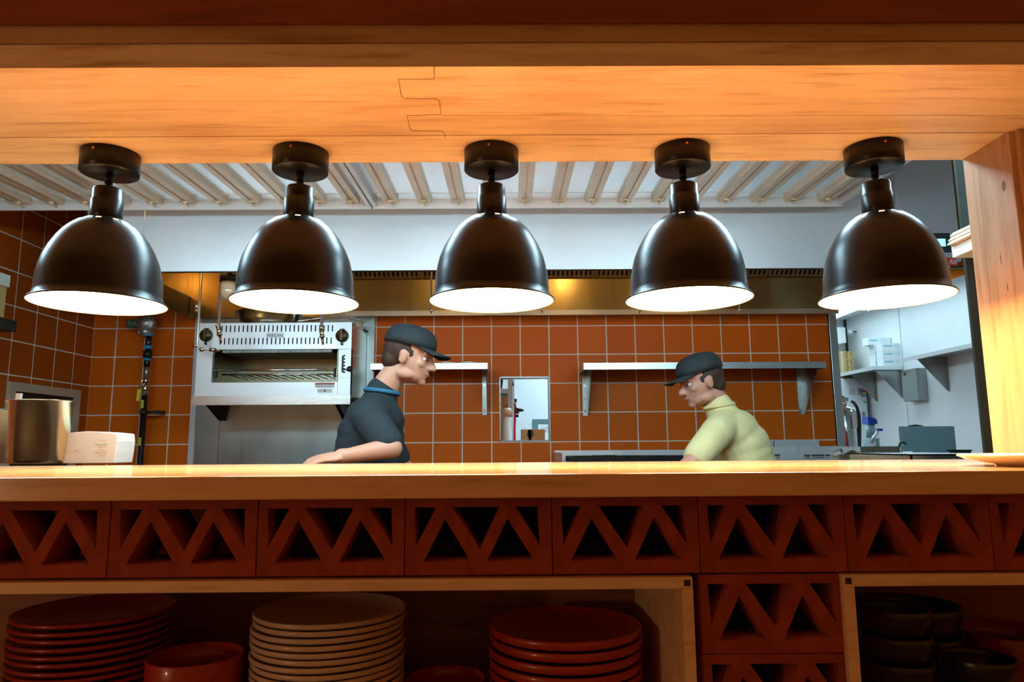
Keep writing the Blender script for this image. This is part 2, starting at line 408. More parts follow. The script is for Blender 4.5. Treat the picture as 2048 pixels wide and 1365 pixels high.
kn.ell((post_x, q.y, q.z), (.0006, .006, .011)).ell((post_x, q.y+.03, q.z-.14), (.0005, .0012, .014)).ell((post_x, q.y+.02, q.z-.2), (.0005, .0010, .009))
struct('trim_9', kn, plain('wood_knot', (.20, .08, .03), .6, noise=.4, nscale=120))
# plinth holding the blocks and cubbies
struct('wall_plinth', MB().box(-2.3, post_x+.49, 1.07, 1.5, 0, zfoot-.0005), TERRA)

# ---------------------------------------------------------------- shelf boxes (cubbies)
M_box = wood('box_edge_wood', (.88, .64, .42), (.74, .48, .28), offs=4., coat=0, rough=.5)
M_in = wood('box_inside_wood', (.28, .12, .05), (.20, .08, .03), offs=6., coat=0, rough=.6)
DKSQ = plain('dark_inlay', (.05, .02, .01), .6, noise=.1)
def cubby(label, x0, x1, ztop, open_left):
    z0 = zfoot; th = .0165; y0, y1 = 1.075, 1.49
    t = thing('shelf_box', label, 'shelf', ((x0+x1)/2, (y0+y1)/2, z0), 'wooden shelf boxes under the counter')
    box('top_board', M_box, x0, x1, y0, y1, ztop-th, ztop, t, .001)
    box('bottom_board', M_box, x0, x1, y0, y1, z0, z0+th, t, .001)
    box('side_board', M_box, x0, x0+th, y0, y1, z0+th, ztop-th, t)
    box('side_board', M_box, x1-th, x1, y0, y1, z0+th, ztop-th, t)
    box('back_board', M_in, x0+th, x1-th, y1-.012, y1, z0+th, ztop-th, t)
    xx = x0+th/2 if not open_left else x1-th/2
    box('corner_inlay', DKSQ, xx-.0045, xx+.0045, y0-.0006, y0+.002, ztop-th/2-.0045, ztop-th/2+.0045, t)
    return z0+th
czt = P(1300, 1155.5, 1.075).z
FL = cubby('Long wooden shelf box holding the red and white plates', -1.62, P(1387, 1200, 1.075).x, czt, True)
cubby('Wooden shelf box at lower right holding black bowls', P(1688, 1200, 1.075).x, post_x+.46, P(1800, 1150, 1.075).z, False)

def plate_prof(R, h, foot=.55, th=.0035, lip=.003):
    return [(0, .002), (R*foot-.004, .002), (R*foot-.002, 0), (R*foot, 0), (R*foot+.003, .004), (R*.9, h*.62), (R*.975, h-lip), (R*.995, h-lip*.8), (R, h-lip*.4), (R*.995, h), (R*.985, h+.0012), (R*.965, h), (R*.88, h*.62+th), (R*foot, .006), (0, .0055)]
def bowl_prof(R, h, foot=.45, th=.004):
    o = [(0, .002), (R*foot-.004, .002), (R*foot-.002, 0), (R*foot, 0), (R*foot+.002, .004)]
    for k in range(1, 9):
        t = PI/2*k/8; o.append((R*foot+(R-R*foot)*math.sin(t), .004+(h-.004)*(1-math.cos(t))))
    o += [(R-.001, h+.0015), (R-th, h)]
    for k in range(7, 0, -1):
        t = PI/2*k/8; o.append((R*foot+(R-th-R*foot)*math.sin(t), .004+th+(h-.004-th)*(1-math.cos(t))))
    o += [(0, .004+th)]
    return o
def stack(proto_name, prof, mat, px, d, ytop, step, cat, group, labels, jit=.002):
    x = P(px, 1230, d).x; pr = None; n = int(round((P(px, ytop, d).z-max(z for _, z in prof)-FL)/step))+1
    for k in range(n):
        lab = labels(k, n)
        loc = (x+random.uniform(-jit, jit), d+random.uniform(-jit, jit), FL+k*step+.0001)
        if pr is None:
            pr = MB().lathe(prof, (0, 0, 0), 64, cap=False).build(proto_name, mat, org=(0, 0, 0))
            pr.location = loc; tag(pr, lab, cat, group)
        else:
            c = pr.copy(); C.objects.link(c); c.location = loc; c['label'] = lab
ORD = ['topmost', 'second', 'third', 'fourth', 'fifth', 'sixth', 'seventh', 'eighth', 'ninth', 'tenth', 'eleventh', 'twelfth', 'thirteenth', 'fourteenth', 'fifteenth', 'sixteenth', 'seventeenth', 'eighteenth', 'nineteenth', 'twentieth', 'twenty-first', 'twenty-second', 'twenty-third', 'twenty-fourth', 'twenty-fifth', 'twenty-sixth', 'twenty-seventh', 'twenty-eighth']
def lab(base, where):
    def f(k, n):
        j = n-1-k
        return ('%s, topmost of the %s' % (base, where)) if j == 0 else '%s, %s from the top of the %s' % (base, ORD[j], where)
    return f
M_red = plain('red_glaze', (.30, .018, .010), .3, noise=.15, nscale=6, coat=.3)
M_red2 = plain('brick_red_glaze', (.42, .035, .015), .32, noise=.15, nscale=6, coat=.3)
M_wht = plain('white_glaze', (.66, .54, .47), .32, noise=.06, nscale=6, coat=.3)
M_blk = plain('black_glaze', (.012, .011, .010), .35, noise=.15, nscale=6, coat=.2)
stack('dinner_plate', plate_prof(.127, .020, lip=.0062), M_red, 190, 1.30, 1213, .0118, 'plate', 'dark red plates, far left stack', lab('Dark red plate', 'far left stack'))
stack('dinner_plate', plate_prof(.129, .018, lip=.0075), M_wht, 660, 1.29, 1219, .0107, 'plate', 'off-white plates, middle stack', lab('Off-white plate', 'middle stack'))
stack('dinner_plate', plate_prof(.131, .026, lip=.013), M_red2, 1130, 1.29, 1236, .0178, 'plate', 'brick red plates, right stack', lab('Deep brick red plate', 'stack below the square wall opening'))
def single(name, prof, mat, px, d, z, label, cat, group=None):
    o = MB().lathe(prof, (0, 0, 0), 56, cap=False).build(name, mat, org=(0, 0, 0)); o.location = (P(px, 1230, d).x, d, z+.0002)
    return tag(o, label, cat, group)
zt = P(398, 1303, 1.27).z
single('serving_bowl', bowl_prof(.076, zt-FL, .6), M_red2, 396, 1.25, FL, 'Red bowl between the dark red and the off-white plate stacks', 'bowl')
single('serving_bowl', bowl_prof(.068, P(893, 1356, 1.30).z-FL, .6), M_red2, 893, 1.30, FL, 'Red bowl rim between the off-white and brick red plate stacks', 'bowl')
# black bowls in the right box
def bowl_stack(R, h, step, n, px, d, where, topz=None):
    pr = None
    x = P(px, 1230, d).x; n = int(round((P(px, n, d).z-h-FL)/step))+1
    for k in range(n):
        j = n-1-k
        l = 'Black bowl %s of the %s' % ('topmost' if j == 0 else ORD[j]+' from the top', where)
        if pr is None:
            pr = MB().lathe(bowl_prof(R, h, .62), (0, 0, 0), 48, cap=False).build('black_bowl', M_blk, org=(0, 0, 0)); c = pr
            tag(c, l, 'bowl', 'black bowls in the right shelf box')
        else: c = pr.copy(); C.objects.link(c)
        c['label'] = l; c.location = (x, d, FL+k*step+.0002)
bowl_stack(.084, .062, .050, 1197, 1822, 1.38, 'wide back stack')
bowl_stack(.053, .048, .040, 1240, 1788, 1.185, 'narrow front stack')
bowl_stack(.053, .048, .040, 1305, 1948, 1.20, 'low stack on the right')
single('serving_bowl', bowl_prof(.085, P(2015, 1262, 1.37).z-FL, .6), M_red, 2015, 1.37, FL, 'Dim red bowl behind the low stack of black bowls', 'bowl')

# ---------------------------------------------------------------- pendant lamps
LAMP_BLK = plain('lamp_black', (.006, .0055, .005), .31, noise=.1, nscale=5, spec=.30)
LAMP_IN = plain('lamp_lining', (.85, .83, .78), .5, noise=.02)
M_disc = emis('lamp_diffuser', PEND_C, PEND_E)
RZ = CAM.z+.2856
def pendant(loc, label):
    t = thing('pendant_lamp', label, 'lamp', (0, 0, 0), 'black dome lamps over the counter')
    # shade: outer profile from rim (z=0) up to the neck
    prof = [(.1250, .0), (.1252, .0022), (.1235, .0040), (.1165, .0075), (.1140, .020), (.1127, .049), (.1085, .072), (.1045, .088), (.0955, .110), (.0840, .131), (.0740, .1455), (.0640, .156), (.0540, .1645), (.0500, .1675), (.0440, .1707), (.0385, .1730), (.0295, .1745)]
    seg = 120; bm = bmesh.new(); rings = []
    for r, z in prof: rings.append([bm.verts.new((r*math.cos(2*PI*k/seg), r*math.sin(2*PI*k/seg), z)) for k in range(seg)])
    for i in range(len(prof)-1):
        for k in range(seg):
            if i in (12, 13) and ((k+3) % 12) < 4: continue      # vent slots
            f = bm.faces.new([rings[i][k], rings[i][(k+1) % seg], rings[i+1][(k+1) % seg], rings[i+1][k]]); f.smooth = True
    q = MB(); q.bm.free(); q.bm = bm
    sh = q.build('lamp_shade', [LAMP_BLK, LAMP_IN], t)
    so = sh.modifiers.new('wall', 'SOLIDIFY'); so.thickness = .0016; so.offset = -1; so.material_offset = 1; so.material_offset_rim = 0
    MB().lathe([(0, .0085), (.1135, .0085), (.1135, .0065), (0, .0065)], (0, 0, 0), 64, cap=False).build('diffuser', M_disc, t)
    MB().lathe([(.0285, .1735), (.0300, .176), (.0300, .214), (.0290, .2155), (.0290, .2170), (.0282, .2175), (.0280, .238), (.0265, .2405), (0, .2405)], (0, 0, 0), 48).build('socket_cover', LAMP_BLK, t)
    MB().cyl((0, 0, .240), (0, 0, .275), .0050, .0050).ell((0, 0, .2455), (.0078, .0078, .0045)).cyl((0, 0, .252), (0, 0, .276), .0075, .0078).build('stem', LAMP_BLK, t)
    top = SZ-RZ
    MB().lathe([(0, .2735), (.0545, .2735), (.0560, .2750), (.0560, top-.0004), (0, top-.0004)], (0, 0, 0), 56, cap=False).build('canopy', LAMP_BLK, t)
    MB().cyl((-.004, -.0570, top-.010), (-.004, -.0545, top-.010), .0026).build('screw', BRASS, t)
    t.location = loc; t['label'] = label; return t
LN = ['Black dome pendant lamp, first from the left, before the tiled corner', 'Black dome pendant lamp hanging in front of the salamander broiler', 'Black dome pendant lamp, middle one of the five over the counter', 'Black dome pendant lamp above the person in the pale yellow shirt', 'Black dome pendant lamp, rightmost, beside the wooden post']
for i in range(5):
    L = (-.8162+.3929*i, 1.3934-.0035*(i-2), RZ)
    if i == 0: lp = pendant(L, LN[0])
    else: dup(lp, L, LN[i])

# ---------------------------------------------------------------- ceiling light fixtures of the kitchen
M_kit = emis('kitchen_tube', KIT_C, KIT_E); M_bk = emis('back_room_panel', (.62, .87, 1.0), BACK_E); M_bk2 = emis('window_room_panel', (.62, .87, 1.0), 11.0)
def fixture(x, y, z, w, d, label, mat, grp, hang=True):
    t = thing('ceiling_light', label, 'ceiling light', (x, y, z), grp)
    box('frame', WHITE, x-w/2-.02, x+w/2+.02, y-d/2-.02, y+d/2+.02, z, z+.04, t)
    if hang:      # wraparound lens bulging below the housing
        MB().prism([(y+d/2*math.cos(a), z+.001-.085*math.sin(a)) for a in [PI*k/12 for k in range(13)]], 0, x-w/2, x+w/2).build('diffuser', mat, t)
    else: box('diffuser', mat, x-w/2, x+w/2, y-d/2, y+d/2, z-.006, z+.001, t)
    if hang:
        for sx in (-1, 1): MB().cyl((x+sx*w*.4, y, z+.04), (x+sx*w*.4, y, CEIL), .004).build('hanger', DARKM, t)
for i, x in enumerate((-1.75, -.35, 1.05)):
    fixture(x, 1.93, 2.15, 1.1, .24, ['Cool white light fixture over the left of the cook line', 'Cool white light fixture over the middle of the cook line', 'Cool white light fixture over the right of the cook line'][i], M_kit, 'hanging kitchen lights')
fixture(3.82, 6.6, CEIL-.045, .6, 4.6, 'Long bright ceiling panel beside the white right wall', M_bk, 'back room ceiling panels', False)
fixture(.9, 7.0, CEIL-.045, .9, 3.4, 'Bright ceiling panel of the room seen through the square opening', M_bk2, 'back room ceiling panels', False)

tl = thing('table_lamp', 'Small globe lamp on a dining table facing the counter', 'lamp', (-2.6, -1.0, .75))  # unseen lamp behind the camera, added to light the plate stacks
MB().ell((-2.6, -1.0, 1.02), (.10, .10, .10)).build('globe', emis('globe_glow', (1.0, .62, .34), 75.), tl)
MB().cyl((-2.6, -1.0, .7505), (-2.6, -1.0, .77), .07).cyl((-2.6, -1.0, .77), (-2.6, -1.0, .93), .012).build('base', BRASS, tl)
dt = thing('dining_table', 'Round wooden dining table carrying the globe lamp', 'table', (-2.6, -1.0, 0))  # unseen table, added only to carry that lamp
MB().cyl((-2.6, -1.0, .715), (-2.6, -1.0, .75), .38, seg=48).build('table_top', M_maple, dt); MB().cyl((-2.6, -1.0, .0205), (-2.6, -1.0, .715), .035).cyl((-2.6, -1.0, .0005), (-2.6, -1.0, .02), .24, seg=32).build('pedestal', DARKM, dt)
# ---------------------------------------------------------------- slatted steel panel under the ceiling
def slats(label, x0, x1, yf, zf, y0):
    tilt = math.tan(math.radians(2.1)); zz = lambda y: zf-(yf-y)*tilt
    t = thing('slatted_panel', label, 'vent panel', ((x0+x1)/2, (yf+y0)/2, zz(y0)-.03), 'slatted steel panels above the cook line')
    def slab(mb, xa, xb, ya, yb, h0, h1):
        mb.hexa([(xa, ya, zz(ya)+h0), (xb, ya, zz(ya)+h0), (xb, yb, zz(yb)+h0), (xa, yb, zz(yb)+h0), (xa, ya, zz(ya)+h1), (xb, ya, zz(ya)+h1), (xb, yb, zz(yb)+h1), (xa, yb, zz(yb)+h1)])
    mb = MB(); slab(mb, x0, x1, y0, yf, .03, .036); mb.build('sheet', steel('panel_flat_steel', (.80, .87, .92), .20, 1, .04, metal=.8), t)
    mb = MB(); slab(mb, x0, x1, yf-.012, yf, -.018, .03); slab(mb, x0, x0+.02, y0, yf, -.012, .03); slab(mb, x1-.02, x1, y0, yf, -.012, .03)
    slab(mb, x0, x1, yf-.10, yf-.097, .028, .0305)
    mb.build('frame', plain('white_frame', (.80, .76, .72), .35, .3, noise=.04), t)
    n = int(round((x1-x0-.12)/.150)); s0 = x0+.09; st = (x1-x0-.18)/max(1, n-1) if n > 1 else .15
    M_rib = plain('bare_galvanised_rib', (.82, .64, .44), .32, .3, noise=.08, nscale=4)  # warm lamp reflections painted into the rib colour as beige
    for k in range(n):
        xc = s0+k*st; mb = MB()
        for sgn in (-1, 1):
            xa, xb = sorted((xc+sgn*.004, xc+sgn*.032))
            slab(mb, xa, xb, y0, yf-.014, .006 if sgn < 0 else .008, .03)
        slab(mb, xc-.004, xc+.004, y0, yf-.014, .014, .03)
        rb = mb.build('rib', M_rib, t)
        c = Vector((xc, yf-.075, zz(yf-.075)))
        MB().cyl(c+Vector((-.018, 0, .0)), c+Vector((.018, 0, .0)), .0045).cyl(c+Vector((.004, .0, -.008)), c+Vector((.002, .05, -.006)), .003).build('fastener', plain('pale_clip', (.8, .6, .35), .35, .4, noise=.05), rb)
    MB().cyl(Vector((x0+.3, y0+.05, zz(y0)+.036)), (x0+.3, y0+.05, CEIL), .005).cyl(Vector((x1-.3, y0+.05, zz(y0)+.036)), (x1-.3, y0+.05, CEIL), .005).build('hanger', DARKM, t)
PF = 3.34; pzf = P(900, 411, PF).z
slats('Slatted steel panel on the left, ending above the second lamp', XL+.02, P(744, 415, PF).x, PF, pzf, 2.35)
slats('Slatted steel panel on the right, running to the hood corner', P(747, 415, PF).x, P(1682, 412, PF).x, PF, pzf, 2.35)

# ---------------------------------------------------------------- exhaust hood
HF = 3.50
hz = P(1024, 540, HF).z
hxl = P(170, 500, HF).x
hxr = P(1795, 500, HF).x
hxw = P(1668, 600, DB).x
hood = thing('exhaust_hood', 'Long stainless exhaust hood hanging over the cook line', 'exhaust hood', ((hxl+hxr)/2, (HF+DB)/2, hz))
FACE = steel('hood_face_steel', (.80, .84, .86), .34, 2, .03, metal=.35)
xs = P(287, 480, HF).x
box('front_panel', FACE, xs+.001, P(1915, 430, HF-.10).x, HF-.004, HF, hz, CEIL-.002, hood)
box('front_panel', FACE, hxl, xs-.001, HF-.004, HF, hz, CEIL-.002, hood)
MB().box(hxl, 2.43, HF, HF+.03, hz, hz+.006).build('front_lip', DARKM, hood)
INN = steel('hood_inner_steel', (.62, .45, .22), .22, 2, .12)  # gold reflections of lamps and tiles put into the steel colour
box('end_panel', INN, hxl, hxl+.004, HF, DB-.01, hz, CEIL-.002, hood)
hb0 = P(1024, 622, DB-.03).z; hb1 = P(1024, 557, DB-.03).z; hbt = P(1024, 632, DB-.03).z
box('end_panel', INN, 2.426, 2.43, HF, DB-.01, hz, CEIL-.002, hood)
box('back_panel', INN, hxl+.004, 2.425, DB-.022, DB-.012, hb0, CEIL-.01, hood)
M_ggut = steel('gutter_steel', (.82, .76, .66), .32, 0, .08)
box('grease_gutter', M_ggut, P(690, 627, DB-.05).x, hxw, DB-.055, DB-.022, hbt, hb0, hood)
box('grease_gutter', INN, hxl+.004, P(690, 627, DB-.05).x, DB-.024, DB-.022, hbt, hb0, hood)
# dark inner band on the left end
a = P(388, 592, DB-.05); 
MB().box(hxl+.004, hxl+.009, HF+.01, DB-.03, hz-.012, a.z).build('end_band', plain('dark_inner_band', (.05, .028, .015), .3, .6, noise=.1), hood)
# filters: row of units leaning over the back
FB = (DB-.045, P(1024, 556, DB-.045).z); FT = (FB[0]-.40, FB[1]+.34)
fr = thing('grease_filter', '', 'grease filter', (0, 0, 0), 'grease filters in the hood')
fw = 176/FPX*DB*1.0
ny, nz = FT[0]-FB[0], FT[1]-FB[1]; Ln = math.hypot(ny, nz); ty, tz = ny/Ln, nz/Ln; on = (-tz, ty)   # normal towards cook
def fbox(mb, u0, u1, s0, s1, h0, h1):
    pt = lambda u, s, h: (u, s*ty+h*(-tz), s*tz+h*ty)
    mb.hexa([pt(u0, s0, h0), pt(u1, s0, h0), pt(u1, s0, h1), pt(u0, s0, h1), pt(u0, s1, h0), pt(u1, s1, h0), pt(u1, s1, h1), pt(u0, s1, h1)])
M_flt = steel('filter_steel', (.66, .54, .34), .35, 2)
mb = MB(); g = .003
for (u0, u1, s0, s1) in ((g, fw-g, 0, .012), (g, fw-g, Ln-.02, Ln), (g, .02, 0, Ln), (fw-.02, fw-g, 0, Ln)): fbox(mb, u0, u1, s0, s1, -.025, .0)
mb.build('frame', M_flt, fr)
mb = MB(); fbox(mb, .02, fw-.02, .012, Ln-.02, -.024, -.020); mb.build('back_sheet', plain('filter_dark', (.03, .02, .01), .6, .3, noise=.1), fr)
mb = MB(); nsl = 17
for k in range(nsl):
    u = .028+(fw-.056)*(k+.5)/nsl; fbox(mb, u-.0075, u+.0075, .012, Ln-.02, -.016, -.002)
mb.build('baffle', M_flt, fr)
fx0 = P(1189, 548, DB-.05).x - 6*fw
k = 0
x = fx0; print('filters', fx0, fw)
while x+fw < 2.42:
    if x > hxl+.01:
        px_c = ['far left', 'left of the second lamp', 'behind the second lamp', 'right of the second lamp', 'left of the middle lamp', 'behind the middle lamp', 'right of the middle lamp', 'left of the fourth lamp', 'behind the fourth lamp', 'right of the fourth lamp', 'beside the last lamp', 'behind the last lamp', 'at the far right']
        lb = 'Baffle grease filter in the hood, '+px_c[min(k, 12)]
        if k == 0: fr.location = (x, FB[0], FB[1]); fr['label'] = lb
        else: dup(fr, (x, FB[0], FB[1]), lb)
        k += 1
    x += fw
# hood lamps: one unlit jar visible, unseen lit ones added to warm the interior
def hood_lamp(x, y, z, lit, label):
    t = thing('hood_lamp', label, 'lamp', (x, y, z), 'jar lamps in the hood')
    MB().lathe([(0, -.05), (.02, -.048), (.038, -.035), (.045, -.01), (.045, .045), (.04, .05)], (x, y, z), 28).build('glass_jar', emis('lit_jar', HOOD_C, HOOD_E) if lit else plain('amber_jar_glass', (.75, .55, .35), .1, 0, noise=.05, coat=.5), t)
    MB().cyl((x, y, z+.05), (x, y, z+.085), .05).cyl((x, y, z+.085), (x, y, CEIL-.003), .012).build('cap', DARKM, t)
pp = P(458, 583, 3.75)
hood_lamp(pp.x, pp.y, pp.z, False, 'Unlit jar lamp in the hood left of the second pendant')
for i, x in enumerate((-1.75, -.45, .45, 1.35)):
    hood_lamp(x, 3.78, hz+.42, True, ['Warm jar lamp high in the hood at its left end', 'Warm jar lamp high in the hood, left of its middle', 'Warm jar lamp high in the hood, right of its middle', 'Warm jar lamp high in the hood at its right end'][i])
# control cabinet at the right end of the hood
HC = HF-.10
cx0, cx1 = P(1795, 430, HC).x, P(1913, 430, HC).x
CAB_DIM = steel('cabinet_grey_steel', (.52, .55, .58), .45, 2, .08, metal=.3)  # steel toned down: its dark reflection is put into the colour
cab = thing('control_cabinet', 'Grey steel control cabinet at the right end of the hood', 'cabinet', ((cx0+cx1)/2, HC+.05, hz))
box('body', CAB_DIM, cx0, cx1, HC-.004, HF-.005, hz+.005, CEIL-.002, cab, .002)
s0, s1 = P(1822, 465, HC-.01), P(1905, 508, HC-.01)
box('screen_frame', plain('pale_bezel', (.75, .77, .78), .4, .3, noise=.03), s0.x, s1.x, HC-.012, HC-.0035, s1.z, s0.z, cab, .001)
box('display_plate', plain('dark_display_plate', (.03, .05, .055), .3, noise=.1), s0.x+.006, s1.x-.006, HC-.0135, HC-.011, s1.z+.005, s0.z-.005, cab)
q0, q1 = P(1860, 478, HC-.014), P(1892, 493, HC-.014)
box('lcd_screen', emis('lcd_blue', (.25, .70, 1.), 1.1), q0.x, q1.x, HC-.0145, HC-.0130, q1.z, q0.z, cab)
for yy in (482, 489):
    q = P(1897, yy, HC-.014); box('button', plain('button_grey', (.4, .55, .6), .4, noise=.05), q.x-.006, q.x+.006, HC-.016, HC-.0130, q.z-.0055, q.z+.0055, cab)
q0, q1 = P(1830, 516, HC-.008), P(1915, 531, HC-.008)
box('red_sign', plain('sign_red', (.75, .05, .03), .4, noise=.03), q0.x, q1.x, HC-.007, HC-.0035, q1.z, q0.z, cab)
qq = P(1900, 528, HC-.009)
text('lettering', 'RE', .034, plain('sign_white', (.85, .85, .85), .5, noise=.02), cab, (qq.x-.002, HC-.0072, qq.z), (1, 0, 0), (0.18, 0, .98))

# ---------------------------------------------------------------- suppression pipes, drops
PIPE = plain('pipe_steel', (.78, .76, .72), .3, .7, noise=.06)
def pipe(name, pts, r, label, nozzle=None, fit=()):
    t = thing(name, label, 'pipe', pts[-1])
    MB().tube(pts, r, 12).build('tube', PIPE, t)
    for f in fit:
        d = Vector(f[1]); MB().cyl(Vector(f[0])-d*.5, Vector(f[0])+d*.5, r*1.6).build('fitting', CHROME, t)
    if nozzle:
        a, b = Vector(nozzle[0]), Vector(nozzle[1]); m = a.lerp(b, .5)
        MB().cyl(a, m, r*1.5).cyl(a.lerp(b, .42), m, r*1.9).build('nozzle_body', CHROME, t); MB().cyl(m, b, r*1.1, r*.6).build('nozzle_tip', BRASS, t)
        MB().tube([m+Vector((.012*math.cos(u), -.004, .014*math.sin(u)-.004)) for u in [2*PI*k/14 for k in range(14)]], .0006, 5, True).build('lanyard', CHROME, t)
    return t
dp = 4.10
top1 = P(397, 520, dp); top1.z = hz+.30
c1 = P(394, 697, dp)
arc = [Vector((c1.x, dp, c1.z+.03)), Vector((c1.x+.004, dp, c1.z+.012)), Vector((c1.x+.014, dp, c1.z+.002)), Vector((c1.x+.03, dp, c1.z))]
e1 = P(420, 700, dp)
pipe('suppression_pipe', [Vector((c1.x, dp, CEIL-.001))] + arc + [e1], .0075, 'Leftmost thin steel pipe, bending right at the corner of the broiler',
     (e1, P(440, 702, dp)), [(P(393, 614, dp), (0, 0, .03)), (P(393, 622, dp), (0, 0, .012)), (P(391, 692, dp), (0, 0, .02)), (P(404, 700, dp), (.02, 0, 0))])
dp2 = 3.95
b = P(437, 655, dp2); a = Vector((b.x, dp2, CEIL-.001))
pipe('suppression_pipe', [a, b], .0085, 'Thin steel pipe ending in a nozzle before the left broiler knob', (b, P(442, 687, dp2)), [(P(436, 653, dp2), (0, 0, .016))])
b = P(643, 660, dp2); a = Vector((b.x, dp2, CEIL-.001))
pipe('suppression_pipe', [a, b], .0085, 'Thin steel pipe ending in a nozzle before the right broiler knob', (b, P(646, 690, dp2)), [(P(643, 657, dp2), (0, 0, .016))])
for px, y0, y1, l in ((862, 500, 628, 'Thin steel drop pipe just left of the middle lamp rim'), (1279, 560, 627, 'Short nozzle drop below the fourth lamp, left side'), (1479, 560, 627, 'Short nozzle drop below the fourth lamp, right side'), (1084, 560, 627, 'Short nozzle drop behind the middle lamp rim'), (1672, 560, 624, 'Short nozzle drop at the left rim of the last lamp')):
    d3 = 4.18
    b = P(px, y1-9, d3); a = Vector((b.x, d3, CEIL-.001))
    pipe('nozzle_drop', [a, b], .0055, l, (b, P(px, y1, d3)))

# ---------------------------------------------------------------- steel wall sheet and salamander shelf
sx0 = P(381, 900, DB-.01).x; sx1 = P(745, 850, DB-.01).x; sm = P(440, 850, DB).x
WSH = steel('wall_sheet_steel', (.34, .38, .36), .36, 2, .45, 18.)
sz1 = P(390, 592, DB-.01).z
sheet = thing('steel_splashback', 'Tall stained stainless splashback sheet below and behind the broiler', 'splashback', ((sx0+sx1)/2, DB-.006, 0))
box('left_sheet', WSH, sx0+.02, sm-.002, DB-.008, DB-.001, 0, sz1, sheet); box('right_sheet', WSH, sm+.002, sx1, DB-.008, DB-.001, 0, sz1, sheet)
box('edge_strip', ST_SAT, sx0-.015, sx0+.02, DB-.014, DB-.001, 0, sz1, sheet)
BF = 4.23                      # broiler front
bl, br_ = P(394, 700, BF).x, P(702, 720, BF).x
bzt, bzb = P(548, 646, BF).z, P(548, 792, BF).z
sh = thing('broiler_shelf', 'Deep stainless shelf carrying the salamander broiler', 'shelf', ((bl+br_)/2, (BF+DB)/2, bzb-.055))
lz = P(548, 810, BF-.01).z
box('lip', ST_H, bl-.012, br_+.004, BF-.012, BF-.008, lz, bzb-.0005, sh); box('plate', ST_H, bl-.012, br_+.004, BF-.008, DB-.009, bzb-.005, bzb-.0005, sh)
for px in (444, 690):
    X = P(px, 830, DB-.03).x
    g = MB(); g.prism([(BF+.12, bzb-.006), (DB-.01, bzb-.006), (DB-.01, P(444, 842, DB-.02).z), (DB-.05, P(444, 842, DB-.02).z)], 0, X-.012, X-.008)
    g.prism([(BF+.12, bzb-.006), (DB-.01, bzb-.006), (DB-.01, P(444, 842, DB-.02).z), (DB-.05, P(444, 842, DB-.02).z)], 0, X+.010, X+.014)
    g.build('bracket', DARKM, sh)

# ---------------------------------------------------------------- salamander broiler
BS = steel('broiler_steel', (.82, .86, .88), .40, 0, .04, metal=.6)
bo = thing('salamander_broiler', 'Stainless salamander broiler with two dark knobs on the wall shelf', 'broiler', ((bl+br_)/2, (BF+DB)/2, bzb))
zs = P(548, 699, BF).z; zo = P(548, 765, BF).z; xo0 = P(424, 730, BF).x; xo1 = P(672, 730, BF).x
BD = DB-.02
# slotted control panel
mb = MB(); rows = [(P(548, 651, BF).z, P(548, 664, BF).z), (P(548, 676, BF).z, P(548, 689, BF).z)]
nx = 27; u0 = P(444, 657, BF).x; u1 = P(665, 657, BF).x; sw = .0075; stp = (u1-u0)/(nx-1)
bx0, bx1 = bl, br_
zc = [bzt, rows[0][0], rows[0][1], rows[1][0], rows[1][1], zs]
for a, b in ((0, 1), (2, 3), (4, 5)): mb.box(bx0, bx1, BF, BF+.003, zc[b], zc[a])
for (za, zb), off in zip(rows, (0, -stp*.25)):
    e = bx0
    for k in range(nx):
        c = u0+k*stp+off; mb.box(e, c-sw/2, BF, BF+.003, zb, za); e = c+sw/2
    mb.box(e, bx1, BF, BF+.003, zb, za)
mb.build('control_panel', BS, bo)
box('slot_backing', plain('soot', (.01, .01, .01), .8, noise=.1), bx0+.02, bx1-.02, BF+.012, BF+.015, zs, bzt-.01, bo)  # near-black sheet just behind the slots
SIDE = steel('broiler_side_steel', (.55, .50, .46), .18, 2)
box('side_panel', SIDE, bx1-.003, bx1, BF+.003, BD, bzb, bzt, bo); box('side_panel', SIDE, bx0, bx0+.003, BF+.003, BD, bzb, bzt, bo)
box('top_panel', ST_H, bx0, bx1, BF+.003, BD, bzt-.003, bzt, bo)
box('left_post', BS, bx0, xo0, BF, BF+.04, bzb, zs-.001, bo, .001)
xp = P(676, 730, BF).x
box('bottom_panel', BS, xo0, xp, BF, BF+.02, bzb, zo, bo, .001)
box('right_post', BS, xp+.001, bx1, BF, BF+.04, bzb, zs-.001, bo, .001)
box('latch_plate', BS, xp+.006, bx1-.003, BF-.002, BF, P(548, 757, BF).z, zs-.008, bo, .0006)
CAV = steel('broiler_cavity_steel', (.34, .30, .20), .35, 0)
mb = MB(); mb.box(xo0-.003, xo0, BF+.03, BD-.02, zo, zs).box(xo1, xo1+.003, BF+.03, BD-.02, zo, zs).box(xo0, xo1, BD-.023, BD-.02, bzb, zs)
mb.build('cavity_wall', CAV, bo)
box('cavity_floor', plain('soot', (.01,.01,.01)), xo0, xo1, BF+.02, BD-.023, bzb+.004, bzb+.010, bo)
box('burner_box', plain('burner_grey', (.30, .30, .27), .5, .6, noise=.3, nscale=30), P(447, 705, BF+.03).x, P(665, 705, BF+.03).x, BF+.012, BD-.1, P(548, 706, BF+.02).z, zs-.002, bo)
for yy, r_, dd, xa, xb in ((741, .0075, .015, 424, 668), (750, .0055, .03, 444, 662)):
    MB().cyl(P(xa, yy, BF+dd), P(xb, yy-1, BF+dd), r_).build('grid_bar', CHROME, bo)
for k in range(13):
    X = P(450+k*17.4, 748, BF+.03).x; q = P(548, 748, BF+.03)
    MB().cyl((X, BF+.03, q.z), (X, BD-.05, q.z), .003).build('grate_rod', DARKM, bo)
